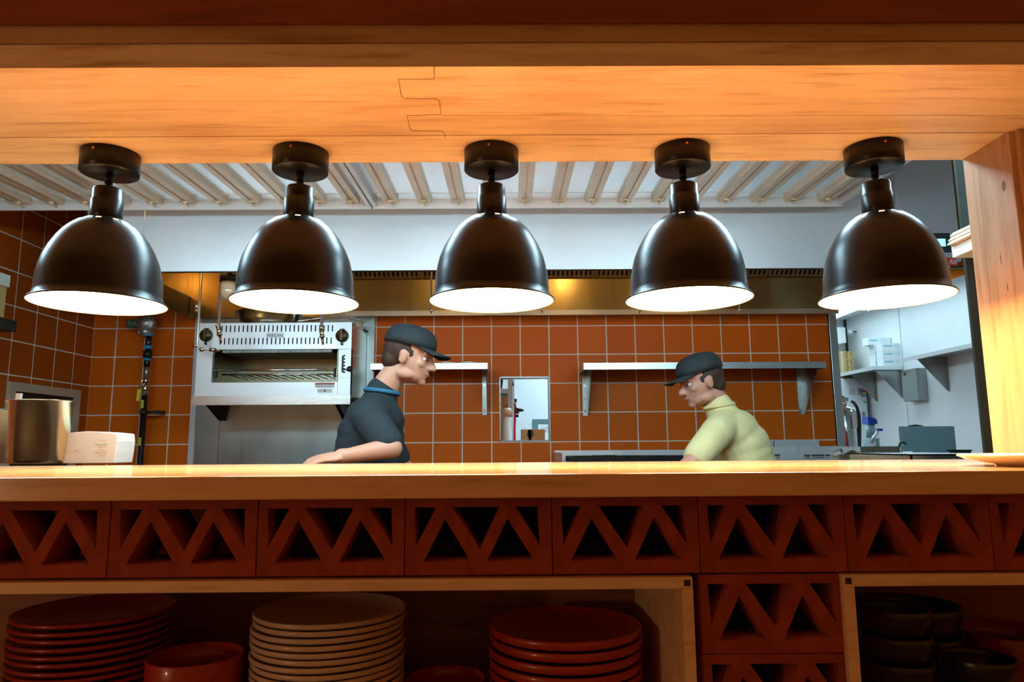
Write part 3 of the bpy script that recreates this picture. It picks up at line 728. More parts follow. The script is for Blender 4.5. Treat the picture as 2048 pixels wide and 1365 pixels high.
for px in (430, 668):
    q = P(px, 745, BF+.02); MB().box(q.x-.005, q.x+.005, q.y, q.y+.03, q.z-.028, q.z+.028).cyl(q+Vector((0, -.002, .02)), q+Vector((0, .01, .02)), .006).build('rack_guide', DARKM, bo)
KN = plain('knob_bronze', (.09, .065, .03), .35, .7, noise=.2, nscale=40)
for px, py in ((413, 671.5), (684.5, 672.5)):
    q = P(px, py, BF); kb = MB().lathe([(.0385, 0), (.0385, .012), (.033, .020), (0, .022)], q, 36, (0, -1, 0)).build('knob', KN, bo)
    MB().box(q.x-.007, q.x+.007, BF-.034, BF-.019, q.z-.030, q.z+.034).build('grip', KN, kb, bevel=.002)
    MB().box(q.x-.013, q.x+.013, BF-.010, BF, q.z+.034, q.z+.043).cyl((q.x, BF-.012, q.z-.050), (q.x, BF, q.z-.050), .0075).box(q.x-.005, q.x+.005, BF-.006, BF, q.z-.055, q.z-.036).build('pilot', DARKM, kb)
# toothed height slot and ball handle
mb = MB(); s = BF-.0026
xa = P(686, 730, BF).x
mb.box(xa-.008, xa+.004, s, s+.002, P(548, 746, BF).z, P(548, 713, BF).z)
for k in range(6):
    q = P(690, 712+6.6*k, BF); mb.cyl((q.x-.004, s, q.z), (q.x-.004, s+.002, q.z), .0062, seg=12); mb.box(xa, q.x-.004, s, s+.002, q.z-.004, q.z+.005)
mb.build('height_slot', BLACK, bo)
q = P(699, 738.5, BF-.06); hb = MB().ell(q, (.0175, .0175, .0175)).build('ball_handle', BLACK, bo)
MB().cyl(P(688, 740, BF), q, .005).build('lever', CHROME, hb)
# badge and stickers
q0, q1 = P(533, 666, BF), P(567, 676, BF)
box('badge', plain('badge_plate', (.72, .74, .74), .4, .2, noise=.03), q0.x, q1.x, BF-.003, BF, q1.z, q0.z, bo)
text('lettering', 'VULCAN', .026, BLACK, bo, (q0.x+.004, BF-.0032, q1.z+.0055), width=(q1.x-q0.x)-.010)
q0, q1 = P(630, 766.5, BF), P(669, 776, BF)
lb = box('warning_label', plain('label_white', (.8, .8, .78), .6, noise=.02), q0.x, q1.x, BF-.0008, BF, q1.z, q0.z, bo)
box('red_band', plain('label_red', (.45, .07, .03), .6, noise=.05), q0.x, q1.x, BF-.0014, BF-.0006, q0.z-.009, q0.z, lb)
text('small_print', 'WARNING    WARNING', .006, BLACK, lb, (q0.x+.008, BF-.0009, q1.z+.007), width=(q1.x-q0.x)*.8, depth=.0002)
q0, q1 = P(635, 778.5, BF), P(664, 786, BF)
lb = box('rating_label', plain('label_white', ()), q0.x, q1.x, BF-.0008, BF, q1.z, q0.z, bo)
box('rating_mark', BLACK, (q0.x+q1.x)/2-.004, (q0.x+q1.x)/2+.003, BF-.0012, BF-.0006, q1.z+.006, q0.z-.004, lb)

# bowls and whisks on top of the broiler
def top_bowl(px, d, r, h, label):
    x = P(px, 646, d).x
    o = MB().lathe([(0, 0), (r*.55, 0), (r*.78, h*.22), (r*.93, h*.55), (r, h), (r*1.03, h+.001), (r*.99, h+.002), (r*.91, h*.57), (r*.75, h*.26), (0, .006)], (x, d, bzt+.0005), 48, cap=False).build('mixing_bowl', CHROME, org=(x, d, bzt+.0005))
    tag(o, label, 'bowl', 'steel bowls on the broiler')
top_bowl(538, 4.46, .200, .095, 'Large polished steel bowl on top of the broiler')
top_bowl(640, 4.57, .066, .07, 'Small steel bowl on the broiler beside the wire whisks')
wk = None
for i, (px, rot) in enumerate(((648, .15), (656, .05), (664, .2))):
    x = P(px, 646, 4.38).x
    t = thing('whisk', '', 'whisk', (0, 0, 0), 'wire whisks lying on the broiler') if wk is None else None
    if t is not None:
        mb = MB()
        for k in range(6):
            a = PI*k/6; mb.tube([Vector((.01+.085*(1-math.cos(u)), .034*math.sin(u)*math.cos(a), .035+.034*math.sin(u)*math.sin(a))) for u in [PI*.98*j/14 for j in range(15)] + [PI+PI*.98*j/14 for j in range(15)]], .0013, 5)
        mb.build('wires', CHROME, t); MB().cap((.01, 0, .035), (-.12, 0, .012), .008, .010).build('handle', CHROME, t)
        t['label'] = 'Wire whisk lying on the broiler, leftmost of three'; t.location = (x, 4.27, bzt); t.rotation_euler.z = rot; wk = t
    else: dup(wk, (x, 4.27+.085*i, bzt), ['', 'Wire whisk lying on the broiler, middle of three', 'Wire whisk lying on the broiler, rightmost of three'][i], rot)

# ---------------------------------------------------------------- gas pipe on the left
gx = 4.58
def gp(px, py): return P(px, py, gx)
gas = thing('gas_line', 'Black gas pipe with yellow lever valve rising on the tiles', 'pipe', gp(283, 1000))
def seg(name, pts, r, mat, parent=gas): return MB().tube(pts, r, 20).build(name, mat, parent)
BP = plain('black_pipe', (.012, .012, .013), .3, .2, noise=.2, nscale=20, coat=.3)
lower = gp(283, 930); v = (gp(291, 793)-lower)
b0 = lower+v*(-lower.z/v.z)+Vector((0, 0, .001))
xg = gp(289, 800).x
def gz(py): return gp(289, py).z
def ring(name, ya, yb, r, mat): return MB().cyl((xg, gx, gz(ya)), (xg, gx, gz(yb)), r, seg=24).build(name, mat, gas)
ring('lower_pipe', 1700, 790, .0195, BP) if gz(1700) > 0 else MB().cyl((xg, gx, 0.001), (xg, gx, gz(790)), .0195, seg=24).build('lower_pipe', BP, gas)
ring('valve_body', 792, 765, .021, CHROME); ring('valve_collar', 768, 757, .0185, CHROME); ring('union_steel', 757, 733, .017, plain('grey_union', (.45, .44, .42), .35, .9, noise=.15, nscale=30))
ring('hose_end', 734, 718, .020, BP); ring('blue_ring', 722, 717, .0215, plain('blue_band', (.02, .30, .60), .4, noise=.1))
ring('hex_nut', 716, 702, .028, BLACK); ring('blue_ring', 699, 692, .022, plain('blue_band', ())); ring('hose_end', 703, 669, .019, BP); ring('blue_ring', 673, 668, .0225, plain('blue_band', ()))
REG = plain('cast_aluminium', (.42, .41, .38), .42, .85, noise=.25, nscale=50)
q = gp(292, 648); rg = MB().lathe([(.045, 0), (.062, .006), (.066, .016), (.066, .03), (.05, .045), (.03, .055), (.0, .057)], q+Vector((.0, .02, 0)), 40, (0, -1, 0)).ell(q, (.055, .045, .05)).box(q.x-.04, q.x+.04, q.y-.02, q.y+.03, q.z-.07, q.z).cyl(q+Vector((0, 0, -.02)), q+Vector((0, 0, -.085)), .03).build('regulator', REG, gas)
for u in range(6): MB().cyl(q+Vector((.055*math.cos(u*PI/3), -.02, .055*math.sin(u*PI/3))), q+Vector((.055*math.cos(u*PI/3), .0, .055*math.sin(u*PI/3))), .005, seg=6).build('bolt', CHROME, rg)
q2 = gp(264, 648); MB().cyl(q2+Vector((-.012, 0, 0)), q+Vector((-.03, 0, 0)), .022).cyl(q2+Vector((-.02, 0, 0)), q2+Vector((.012, 0, 0)), .031).build('side_cap', plain('green_cap', (.06, .16, .09), .45, noise=.1), rg)
MB().cyl(q+Vector((0, .0, .04)), (q.x, gx, hz+.05), .018).build('upper_pipe', BP, gas)
q = gp(281, 785); lv = MB().hexa([(q.x-.010, gx-.03, gz(803)), (q.x+.010, gx-.03, gz(803)), (q.x+.010, gx-.022, gz(803)), (q.x-.010, gx-.022, gz(803)), (q.x-.006, gx-.03, gz(779)), (q.x+.016, gx-.03, gz(779)), (q.x+.016, gx-.022, gz(779)), (q.x-.006, gx-.022, gz(779))]).build('lever_grip', plain('yellow_vinyl', (.75, .68, .04), .45, noise=.05), gas, bevel=.002)
MB().tube([gp(283, 782)+Vector((0, -.026, 0)), gp(286, 764)+Vector((0, -.026, 0)), (xg, gx-.024, gz(760)), (xg, gx, gz(762))], .005, 6).build('lever_arm', CHROME, lv)
for ya, yb in ((801, 817), (876, 892)):
    st_ = box('pipe_tag', plain('yellow_tag', (.72, .66, .03), .5, noise=.05), xg-.008, xg+.006, gx-.0205, gx-.0190, gz(yb), gz(ya), gas)
    text('lettering', 'GAS LINE', .010, BLACK, st_, (xg+.004, gx-.0208, gz(yb)+.004), (0, 0, 1), (-1, 0, 0), width=(gz(ya)-gz(yb))*.8, depth=.0002)
MB().box(xg-.03, gp(313, 820).x, gx+.015, gx+.02, gz(828), gz(822)).cyl((xg, gx, gz(829)), (xg, gx, gz(821)), .024, seg=24).box(gp(306, 820).x, gp(314, 820).x, gx+.005, DB-.001, gz(828), gz(821)).build('pipe_clamp', DARKM, gas)

# ---------------------------------------------------------------- left wall: steel-framed hatch, dark shelf, carton
def PL(px, py): v = ray(px, py); return CAM+v*((XL-CAM.x)/v.x)
c1, c2 = PL(14, 764), PL(156, 781); c3 = PL(150, 866)
ya, yb = c1.y, c2.y; zt_ = (c1.z+c2.z)/2; fwid = .05
HM = steel('hatch_frame_steel', (.60, .54, .40), .40, 1, .1, metal=.4)
hf = thing('wall_hatch', 'Steel-framed dark hatch set in the left tiled wall', 'hatch', (XL, (ya+yb)/2, zt_-.75))
zb_ = zt_-.75
def PF4(p1, p2, p3, p4, name): 
    t0, t1 = XL+.0005, XL+.022
    MB().hexa([(t0, *p1), (t1, *p1), (t1, *p2), (t0, *p2), (t0, *p4), (t1, *p4), (t1, *p3), (t0, *p3)]).build(name, HM, hf)
PF4((ya, zt_), (yb, zt_), (yb-fwid, zt_-fwid), (ya+fwid, zt_-fwid), 'frame_rail'); PF4((ya, zb_), (yb, zb_), (yb-fwid, zb_+fwid), (ya+fwid, zb_+fwid), 'frame_rail')
PF4((ya, zb_), (ya, zt_), (ya+fwid, zt_-fwid), (ya+fwid, zb_+fwid), 'frame_stile'); PF4((yb, zb_), (yb, zt_), (yb-fwid, zt_-fwid), (yb-fwid, zb_+fwid), 'frame_stile')
box('dark_door', plain('hatch_dark', (.03, .02, .015), .4, .5, noise=.2), XL+.0005, XL+.004, ya+fwid, yb-fwid, zb_+fwid, zt_-fwid, hf)
q = PL(35, 648); 
sv = thing('small_wall_shelf', 'Dark steel shelf at the left edge of the photo', 'shelf', (XL+.15, q.y-.3, q.z-.04))
X1 = XL+.28; vq = P(36, 655, 1); dS = (X1/ (ray(34, 650).x))*ray(34, 650).y
zsh = P(34, 643, dS).z; zsl = P(34, 665, dS).z
box('shelf_plate', DARKM, XL, X1, dS-1.0, dS, zsl, zsh, sv, .002)
MB().prism([(XL, zsl-.001), (X1-.04, zsl-.001), (XL, zsl-.16)], 1, dS-.06, dS-.055).build('bracket', DARKM, sv)
kr = plain('kraft_board', (.55, .38, .14), .8, noise=.1, nscale=20)
zc1 = P(12, 556, dS-.05).z
ct = thing('small_carton', 'White and tan carton on the dark shelf at the far left', 'box', (X1-.12, dS-.22, zsh))
xcr = P(11, 600, dS-.1).x
box('lower_half', kr, XL+.02, xcr, dS-.36, dS-.1, zsh+.0005, zsh+(zc1-zsh)*.72, ct); box('upper_half', plain('carton_white', (.70, .78, .66), .7, noise=.03), XL+.02, xcr+.008, dS-.365, dS-.092, zsh+(zc1-zsh)*.72, zc1, ct)

# ---------------------------------------------------------------- wall shelves on the back wall
def wshelf(xa, xb, yt, yb_, dep, brs, label, ybr):
    zt, zb = P((xa+xb)/2, yt, DB-dep).z, P((xa+xb)/2, yb_, DB-dep).z
    x0, x1 = P(xa, yt, DB-dep).x, P(xb, yt, DB-dep).x
    t = thing('wall_shelf', label, 'shelf', ((x0+x1)/2, DB-dep/2, zb), 'stainless shelves on the tiled wall')
    MB().box(x0, x1, DB-dep, DB-.002, zt-.004, zt).box(x0, x1, DB-dep, DB-dep+.004, zb, zt-.004).box(x0, x0+.004, DB-dep+.004, DB-.002, zb, zt-.004).box(x1-.004, x1, DB-dep+.004, DB-.002, zb, zt-.004).build('plate', ST_H, t)
    zz = P(brs[0], ybr, DB-.02).z
    for px in brs:
        X = P(px, 780, DB-.02).x; sg = 1 if px < 1024 or px > 1500 else 1
        b = MB(); b.prism([(DB-dep+.012, zt-.006), (DB-.003, zt-.006), (DB-.003, zz), (DB-.02, zz)], 0, X+.014, X+.017)
        b.box(X-.018, X+.017, DB-.006, DB-.003, zz, zt-.006).build('bracket', ST_DK, t)
        for q in (.12, .45, .78): MB().cyl((X-.004, DB-.0095, zz+q*(zt-zz)*.8), (X-.004, DB-.006, zz+q*(zt-zz)*.8), .006, seg=12).build('screw', CHROME, t)
    return zt
zt1 = wshelf(741, 975, 727, 739, .30, (757, 970), 'Left stainless wall shelf holding shallow trays behind the first cook', 832)
wshelf(1167, 1652, 725, 738, .30, (1171, 1602), 'Long stainless wall shelf on the right of the tiled wall', 832)
tr = None
for i, px in enumerate((893, 938)):
    o = MB().lathe([(0, 0), (.075, 0), (.088, .012), (.09, .012), (.077, -.0), (0, .002)], (0, 0, 0), 40, cap=False)
    X = P(px, 727, 4.5).x
    if tr is None:
        tr = MB().lathe([(0, .001), (.070, 0), (.082, .010), (.084, .010), (.073, .003), (0, .003)], (0, 0, 0), 40, cap=False).build('shallow_pan', CHROME, org=(0, 0, 0)); tr.location = (X, 4.5, zt1)
        tag(tr, 'Shallow round pan on the left wall shelf, nearer the cook', 'pan', 'shallow pans on the left shelf')
    else:
        c = tr.copy(); C.objects.link(c); c.location = (X, 4.5, zt1); c['label'] = 'Shallow round pan on the left wall shelf, nearer the shelf end'
    o.bm.free()
tc_ = P(719, 657, DB-.03); cl = thing('wall_clip', 'Small pale clip on the tiles right of the broiler', 'clip', tc_)
MB().hexa([tuple(tc_+Vector(v)) for v in ((-.03, 0, .0), (.03, 0, -.02), (.03, .028, -.02), (-.03, .028, 0), (-.028, 0, .03), (.0, 0, .03), (.0, .028, .03), (-.028, .028, .03))]).build('jaw', plain('pale_plastic', (.8, .74, .66), .5, noise=.05), cl)
MB().cyl(tc_+Vector((.03, .0, -.01)), tc_+Vector((.05, .02, -.02)), .006).build('pin', DARKM, cl)

# ---------------------------------------------------------------- cook line at the right: charbroiler, fryers
RF = 3.95
def eqbox(px): return P(px, 905, DB-.1).x
x0, x1 = P(1124, 910, RF+.05).x, P(1440, 910, RF+.05).x
zg = P(1240, 915, RF+.1).z; zg2 = P(1240, 907, DB-.12).z
cb = thing('charbroiler', 'Steel charbroiler with black grates below the long wall shelf', 'grill', ((x0+x1)/2, 4.3, 0))
zs_ = P(1130, 907, RF+.02).z
box('body', ST, x0, x1, RF+.02, DB-.06, .1, zg-.06, cb)
for px, sgn in ((x0, 1), (x1, -1)): box('splash_side', ST_SAT, px, px+sgn*.004, RF+.03, DB-.06, zg-.06, zs_, cb)
box('splash_back', ST_SAT, x0, x1, DB-.064, DB-.06, zg-.06, zs_+.01, cb)
box('front_ledge', ST_SAT, x0, x1, RF-.06, RF+.02, .82, zg-.075, cb)
for s in (0, 1):
    for u in (0, 1): MB().cyl((x0+.05+s*(x1-x0-.1), RF+.08+u*.5, 0.0005), (x0+.05+s*(x1-x0-.1), RF+.08+u*.5, .1), .02).build('leg', CHROME, cb)
IRON = plain('cast_iron', (.02, .02, .02), .55, .5, noise=.4, nscale=30, bump=.4)
ng = 5; ga = P(1146, 918, RF+.1).x; gb = x1-.02; gw = (gb-ga)/ng; g0 = None
for k in range(ng):
    if g0 is None:
        mb = MB(); mb.box(0, gw-.004, 0, .02, -.03, 0).box(0, gw-.004, .5, .52, -.03, 0)
        for j in range(7): u = (gw-.004)*(j+.5)/7; mb.box(u-.004, u+.004, 0, .52, -.02, .004)
        g0 = mb.build('grill_grate', IRON, org=(0, 0, 0)); g0.parent = cb; g0.location = Vector((ga, RF+.1, zg+.0))-ORG[cb.name]
    else:
        c = g0.copy(); C.objects.link(c); c.location = Vector((ga+k*gw, RF+.1, zg+random.uniform(-.002, .002)))-ORG[cb.name]
def fryer(xa, xb, label):
    x0, x1 = P(xa, 905, 4.2).x, P(xb, 905, 4.2).x
    t = thing('deep_fryer', label, 'fryer', ((x0+x1)/2, 4.3, 0), 'deep fryers on the cook line')
    zt = P(1640, 881, DB-.1).z; zm = P(1640, 893, 4.25).z
    box('body', ST, x0, x1, RF, DB-.08, .12, .88, t)
    box('flue', BS, x0, x1, DB-.16, DB-.08, .88, zt, t, .002)
    box('basket_hanger_panel', BS, x0, x1, 4.25, 4.262, .88, zm, t, .001)
    q = P((xa+xb)/2, 911, 4.22)
    hr = MB().cyl((x0+.05, 4.22, q.z), (x1-.08, 4.22, q.z), .004).build('hanger_rod', BLACK, t)
    for u in (.3, .6, .8): MB().tube([(x0+(x1-x0)*u, 4.25, q.z+.004), (x0+(x1-x0)*u, 4.215, q.z+.004), (x0+(x1-x0)*u, 4.212, q.z-.035)], .003, 6).build('hook', CHROME, hr)
    for s in (0, 1):
        for u in (0, 1): MB().cyl((x0+.05+s*(x1-x0-.1), RF+.08+u*.45, 0.0005), (x0+.05+s*(x1-x0-.1), RF+.08+u*.45, .12), .02).build('leg', CHROME, t)
    return t
fryer(1441, 1591, 'Steel deep fryer behind the cook in pale yellow'); fryer(1594, 1690, 'Steel deep fryer at the end of the tiled wall')
# dark olive side splash box right of the fryers
x0, x1 = P(1712, 905, 4.05).x+.03, P(1797, 905, 4.05).x
zt_ = P(1750, 893.5, 4.05).z
sb = thing('dump_station', 'Dark steel-sided station right of the fryers', 'station', ((x0+x1)/2, 4.3, 0))
box('front_guard', steel('greasy_steel', (.22, .21, .15), .4, 0, .3, metal=.5), x0, x1, 4.05, 4.054, .7, zt_, sb); box('side_guard', ST, x0-.004, x0, 4.05, 4.6, .7, zt_, sb); box('body', ST_DK, x0, x1, 4.054, 4.6, 0.001, .86, sb)
# fryer basket with white-gripped handle resting on the near rail
def PB(px, py, d): return P(px, py, d)
R1, R0 = P(1704, 902, 3.30), P(1719, 907, 3.05)
L1, L0, C1, C0 = P(1648, 930, 3.30), P(1668, 946, 2.96), P(1766, 927, 3.24), P(1748, 947, 2.96)
zb = min(v.z for v in (L1, L0, C1, C0))-.003
bk = thing('fry_basket', 'Wire fry basket lying tilted beyond the counter, right side', 'basket', (R0.x, 3.15, zb))
WIRE = plain('basket_wire', (.30, .25, .16), .35, .8, noise=.3, nscale=60)
mb = MB()
def net(a, b, c, d, n, m, r_=.0019):     # a-b top edge, d-c bottom edge
    for k in range(n+1): mb.tube([a.lerp(b, k/n), d.lerp(c, k/n)], r_, 5)
    for k in range(m+1): mb.tube([a.lerp(d, k/m), b.lerp(c, k/m)], r_, 5)
net(R1, R0, L0, L1, 12, 11); net(R1, R0, C0, C1, 12, 11); net(R0, R0.lerp(R1, .02), C0, L0, 10, 8)
for p, q in ((R1, R0), (R1, L1), (R1, C1), (R0, L0), (R0, C0), (L1, L0), (C1, C0), (L0, C0), (L1, C1)): mb.tube([p, q], .0040, 6)
mb.build('wire_mesh', WIRE, bk)
A, B, Cc, D_ = L1, R1, C1, L0
rs = thing('pan_stack', 'Steel tray under the tilted wire fry basket', 'tray', ((L1.x+C1.x)/2, 3.13, .9003))
box('tray', ST_H, max(1.46, L1.x-.01), C1.x+.02, 2.93, 3.33, .9003, zb-.001, rs, .004)
mb = MB()
mb.tube([P(1663, 907, 3.1), P(1668, 915, 3.1), P(1684, 910, 3.12), P(1681, 898, 3.12), P(1686, 904, 3.14)], .003, 6)
mb.tube([P(1664, 905, 3.1), P(1684, 899, 3.12)], .0025, 6).build('front_hook', WIRE, bk)
mb = MB()
mb.tube([Cc.lerp(B, .25), P(1766, 924, 2.95), P(1812, 912, 2.5)], .0045, 8).tube([C1.lerp(C0, .5), P(1775, 928, 2.9), P(1814, 915, 2.5)], .0045, 8)
mb.build('handle', plain('cream_grip', (.75, .66, .52), .45, noise=.05), bk)
MB().box(P(1811, 910, 2.48).x, P(1817, 910, 2.48).x, 2.47, 2.50, P(1812, 921, 2.48).z, P(1812, 904, 2.48).z).box(P(1819, 910, 2.48).x, P(1824, 910, 2.48).x, 2.47, 2.50, P(1812, 921, 2.48).z, P(1812, 904, 2.48).z).box(P(1811, 910, 2.48).x, P(1825, 910, 2.48).x, 2.472, 2.498, P(1812, 922, 2.48).z, P(1812, 914, 2.48).z).build('grip_clip', plain('cream_grip', ()), bk, bevel=.003)
# stainless rail box on the kitchen side of the counter
x0, x1 = P(1822, 915, CR_Y+.25).x, P(1985, 915, CR_Y+.25).x
zr = P(1900, 908.5, CR_Y+.25).z
tag(MB().box(x0, x1+.02, CR_Y+.25, CR_Y+.62, zr-.0, zr-.004).box(x0, x1+.02, CR_Y+.25, CR_Y+.254, .9, zr).box(x0, x0+.004, CR_Y+.25, CR_Y+.62, .9, zr).box(x1+.016, x1+.02, CR_Y+.25, CR_Y+.62, .9, zr).box(x0, x1+.02, CR_Y+.616, CR_Y+.62, .9, zr).build('steel_warmer_box', ST_H), 'Low stainless box just beyond the counter near the post', 'steel box')
# prep table carrying that box, basket and board
tb = thing('prep_table', 'Stainless prep table behind the right end of the counter', 'table', (1.9, 3.0, 0))
ptx0, ptx1 = 1.20, 3.05
box('table_top', ST_H, ptx0, ptx1, CR_Y+.1, 2.86, .86, .90, tb)
for X in (ptx0+.06, ptx1-.06):
    for Y in (CR_Y+.16, 2.80): MB().cyl((X, Y, .0005), (X, Y, .86), .02).build('leg', CHROME, tb)
tb2 = thing('prep_table', 'Stainless table under the wire fry basket and blue-grey board', 'table', (2.2, 3.3, 0))
box('table_top', ST_H, 1.45, ptx1, 2.87, 3.76, .86, .90, tb2)
for X in (1.51, ptx1-.06):
    for Y in (2.93, 3.70): MB().cyl((X, Y, .0005), (X, Y, .86), .02).build('leg', CHROME, tb2)
bd = thing('cutting_board', 'Blue-grey upright cutting board in front of the white wall', 'cutting board', P(1857, 905, 3.55))
bl_, brr = P(1802, 880, 3.6), P(1912, 880, 3.6); zt_ = P(1857, 853, 3.6).z
BB = plain('slate_blue_board', (.16, .27, .31), .5, noise=.08, nscale=30)
MB().box(bl_.x, brr.x, 3.60, 3.618, .9005, zt_).build('board', BB, bd, bevel=.006)
MB().box(bl_.x+.03, brr.x-.03, 3.57, 3.635, .9005, .93).build('stand', DARKM, bd)
q = P(1831, 850, 3.68)
tag(MB().lathe([(0, 0), (.040, 0), (.040, q.z-.9005-.02), (.034, q.z-.9005-.004), (0, q.z-.9005+.002)], (q.x, 3.68, .9005), 32).build('black_jar', BLACK, org=(q.x, 3.68, .9005)), 'Round black lid showing above the blue-grey board', 'jar')
q = P(1800, 893, 3.5)
tag(MB().tube([(q.x+.0, 3.5, .9005+.002), (q.x-.008, 3.5, q.z-.01), (q.x, 3.5, q.z+.012), (q.x+.02, 3.5, q.z+.02), (q.x+.03, 3.5, q.z+.01)], .005, 8).build('bent_hook', DARKM), 'Small curved dark hook left of the blue-grey board', 'hook')
q = P(1920, 905, 3.5)
tag(MB().box(q.x-.02, q.x+.035, 3.47, 3.55, .9005, P(1920, 901, 3.47).z-.004).box(q.x-.03, q.x+.035, 3.46, 3.56, P(1920, 901, 3.47).z-.004, P(1920, 900, 3.47).z).build('dark_holder', DARKM), 'Small dark holder right of the blue-grey board', 'holder')

# ---------------------------------------------------------------- dark steel column behind the post, shelf with folded cloth
cy = CR_Y+.10
ca, cb_ = P(1912, 320, cy), P(1969, 903, cy)
cxl = (ca.x+cb_.x)/2
struct('trim_7', MB().box(cxl, cxl+.6, cy, cy+.010, 0, CEIL), plain('dark_column_steel', (.045, .05, .045), .4, .5, noise=.1))
q = P(1945, 492, cy-.06)
sf = thing('corner_shelf', 'Small white shelf box on the dark column, upper right', 'shelf', q)
zA, zB = P(1940, 481, cy-.06).z, P(1940, 505, cy-.06).z; xA = P(1931, 492, cy-.06).x
box('shell', plain('pale_shelf', (.70, .76, .74), .5, noise=.03), xA, xA+.2, cy-.09, cy-.001, zB, zA, sf, .002)
cl = MB()
zq = zA
for k in range(3): cl.prism([(xA-.016+.005*k, zq+.001+k*.012), (xA+.16, zq+.001+k*.012), (xA+.16, zq+.012+k*.012), (xA-.006+.005*k, zq+.013+k*.012)], 1, cy-.10+.004*k, cy-.004)
tag(cl.build('folded_cloth', plain('cream_cloth', (.72, .62, .46), .9, noise=.15, nscale=30), bevel=.003), 'Cream folded cloth lying on the small white shelf, upper right', 'cloth')

# ---------------------------------------------------------------- things on the counter
q = Pz(80, 929.5, CZ)
can = thing('steel_canister', 'Polished steel canister standing at the left end of the counter', 'canister', (q.x, q.y+.07, CZ))
cd = q.y+.066; rr = (P(138, 870, cd).x-P(24, 870, cd).x)/2; cx_ = (P(138, 870, cd).x+P(24, 870, cd).x)/2-.003
zt_ = P(80, 803, cd).z
POL = plain('mirror_steel', (.86, .66, .40), .22, 1., noise=.15, nscale=9, bump=.06)  # warm reflections tinted into the steel colour
MB().lathe([(0, .001), (rr*.85-.006, .001), (rr*.85-.001, .004), (rr*.86, .010), (rr, zt_-CZ-.004), (rr+.006, zt_-CZ-.001), (rr+.007, zt_-CZ), (rr+.005, zt_-CZ+.001), (rr-.002, zt_-CZ-.003), (rr*.86-.002, .01), (0, .006)], (cx_, cd, CZ), 64, cap=False).build('body', POL, can)
q = P(43, 800, cd)
sp = MB().hexa([(q.x-.006, cd-.03, CZ+.02), (q.x+.006, cd-.03, CZ+.02), (q.x+.006, cd-.02, CZ+.02), (q.x-.006, cd-.02, CZ+.02)] + [(P(39, 790, cd-.02).x, cd-.035, P(39, 789, cd).z), (P(48, 790, cd-.02).x, cd-.035, P(48, 789, cd).z), (P(48, 790, cd-.02).x, cd-.025, P(48, 789, cd).z), (P(39, 790, cd-.02).x, cd-.025, P(39, 789, cd).z)]).build('utensil_handle', plain('pale_handle', (.78, .72, .62), .5, noise=.05))
tag(sp, 'Pale utensil handle poking out of the steel canister', 'utensil')
q = Pz(5, 930, CZ)
tbw = thing('orange_tub', 'Tan tub at the extreme left end of the counter', 'tub', (P(-25, 900, q.y+.17).x, q.y+.17, CZ))
rr2 = P(27, 880, q.y+.17).x-P(-25, 900, q.y+.17).x
zt2 = P(5, 823, q.y+.17).z-CZ
MB().lathe([(0, .001), (rr2-.004, .001), (rr2-.001, .004), (rr2, zt2), (rr2+.001, zt2+.001), (rr2-.003, zt2), (rr2-.004, .01), (0, .008)], (P(-25, 900, q.y+.17).x, q.y+.17, CZ), 48, cap=False).build('body', plain('tan_plastic', (.80, .50, .24), .5, noise=.04), tbw)
# white carton with faint printing
q = Pz(176, 928, CZ); cdp = q.y+.03
x0, x1, zt3 = P(118, 900, cdp).x, P(232, 900, cdp).x, P(176, 865, cdp).z
cw = thing('paper_carton', 'White printed carton beside the steel canister on the counter', 'box', ((x0+x1)/2, cdp+.05, CZ))
mb = MB(); n = 10
pf = [(x0+(x1-x0)*0, CZ+.0005)]
outl = [(x0+.004, CZ+.0005), (x1-.004, CZ+.0005), (x1-.0005, CZ+(zt3-CZ)*.35), (x1+.001, CZ+(zt3-CZ)*.7), (x1-.002, zt3-.006)] + [(x1-.004-(x1-x0-.008)*k/n, zt3-.004+.006*math.sin(PI*k/n)) for k in range(n+1)] + [(x0+.001, zt3-.01), (x0+.002, CZ+.02)]
mb.prism(outl, 1, cdp, cdp+.10)
mb.build('wrapper', plain('carton_paper', (.82, .80, .74), .6, noise=.03, nscale=12), cw, bevel=.002)
PRG = plain('print_green', (.35, .50, .40), .7, noise=.05); PRO = plain('print_orange', (.75, .50, .28), .7, noise=.05)
def cpos(px, py): p = P(px, py, cdp); return (p.x, cdp-.0004, p.z)
text('print_line', 'NATURALLY BALANCED', .0055, PRG, cw, cpos(190, 891), width=.034, depth=.0002)
text('print_line', 'COMPOSTABLE', .0055, PRG, cw, cpos(188, 907), width=.036, depth=.0002)
for y_ in (881.5, 894.5, 900.5, 911.5): text('print_line', 'made from plants', .003, PRO, cw, cpos(196, y_), width=.022, depth=.0002)
box('print_bar', PRG, cpos(176, 0)[0], cpos(194, 0)[0], cdp-.0004, cdp, cpos(0, 922)[2], cpos(0, 919.5)[2], cw)
for py in (887, 906): text('print_line', 'ECO', .007, PRG, cw, cpos(127, py+1), width=.009, depth=.0002)
MB().tube([Vector(cpos(154+6*math.cos(u), 906-6*math.sin(u))) for u in [PI*.12+PI*.76*k/10 for k in range(11)]], .0006, 4).build('print_arc', PRO, cw)
# plates at the right end
q = Pz(2020, 936, CZ)
py_ = q.y+.06
def plateat(z, R, h, px, label, d):
    o = MB().lathe(plate_prof(R, h, .5, .004), (0, 0, 0), 64, cap=False).build('serving_plate', plain('warm_white_glaze', (.82, .74, .64), .25, noise=.03, coat=.4), org=(0, 0, 0)); o.location = (P(px, 920, d).x, d, z+.0003)
    return tag(o, label, 'plate')
zz_ = P(2000, 907, py_).z-CZ
plateat(CZ, .118, zz_-.003, 2075, 'White footed plate on the counter against the right edge', py_)

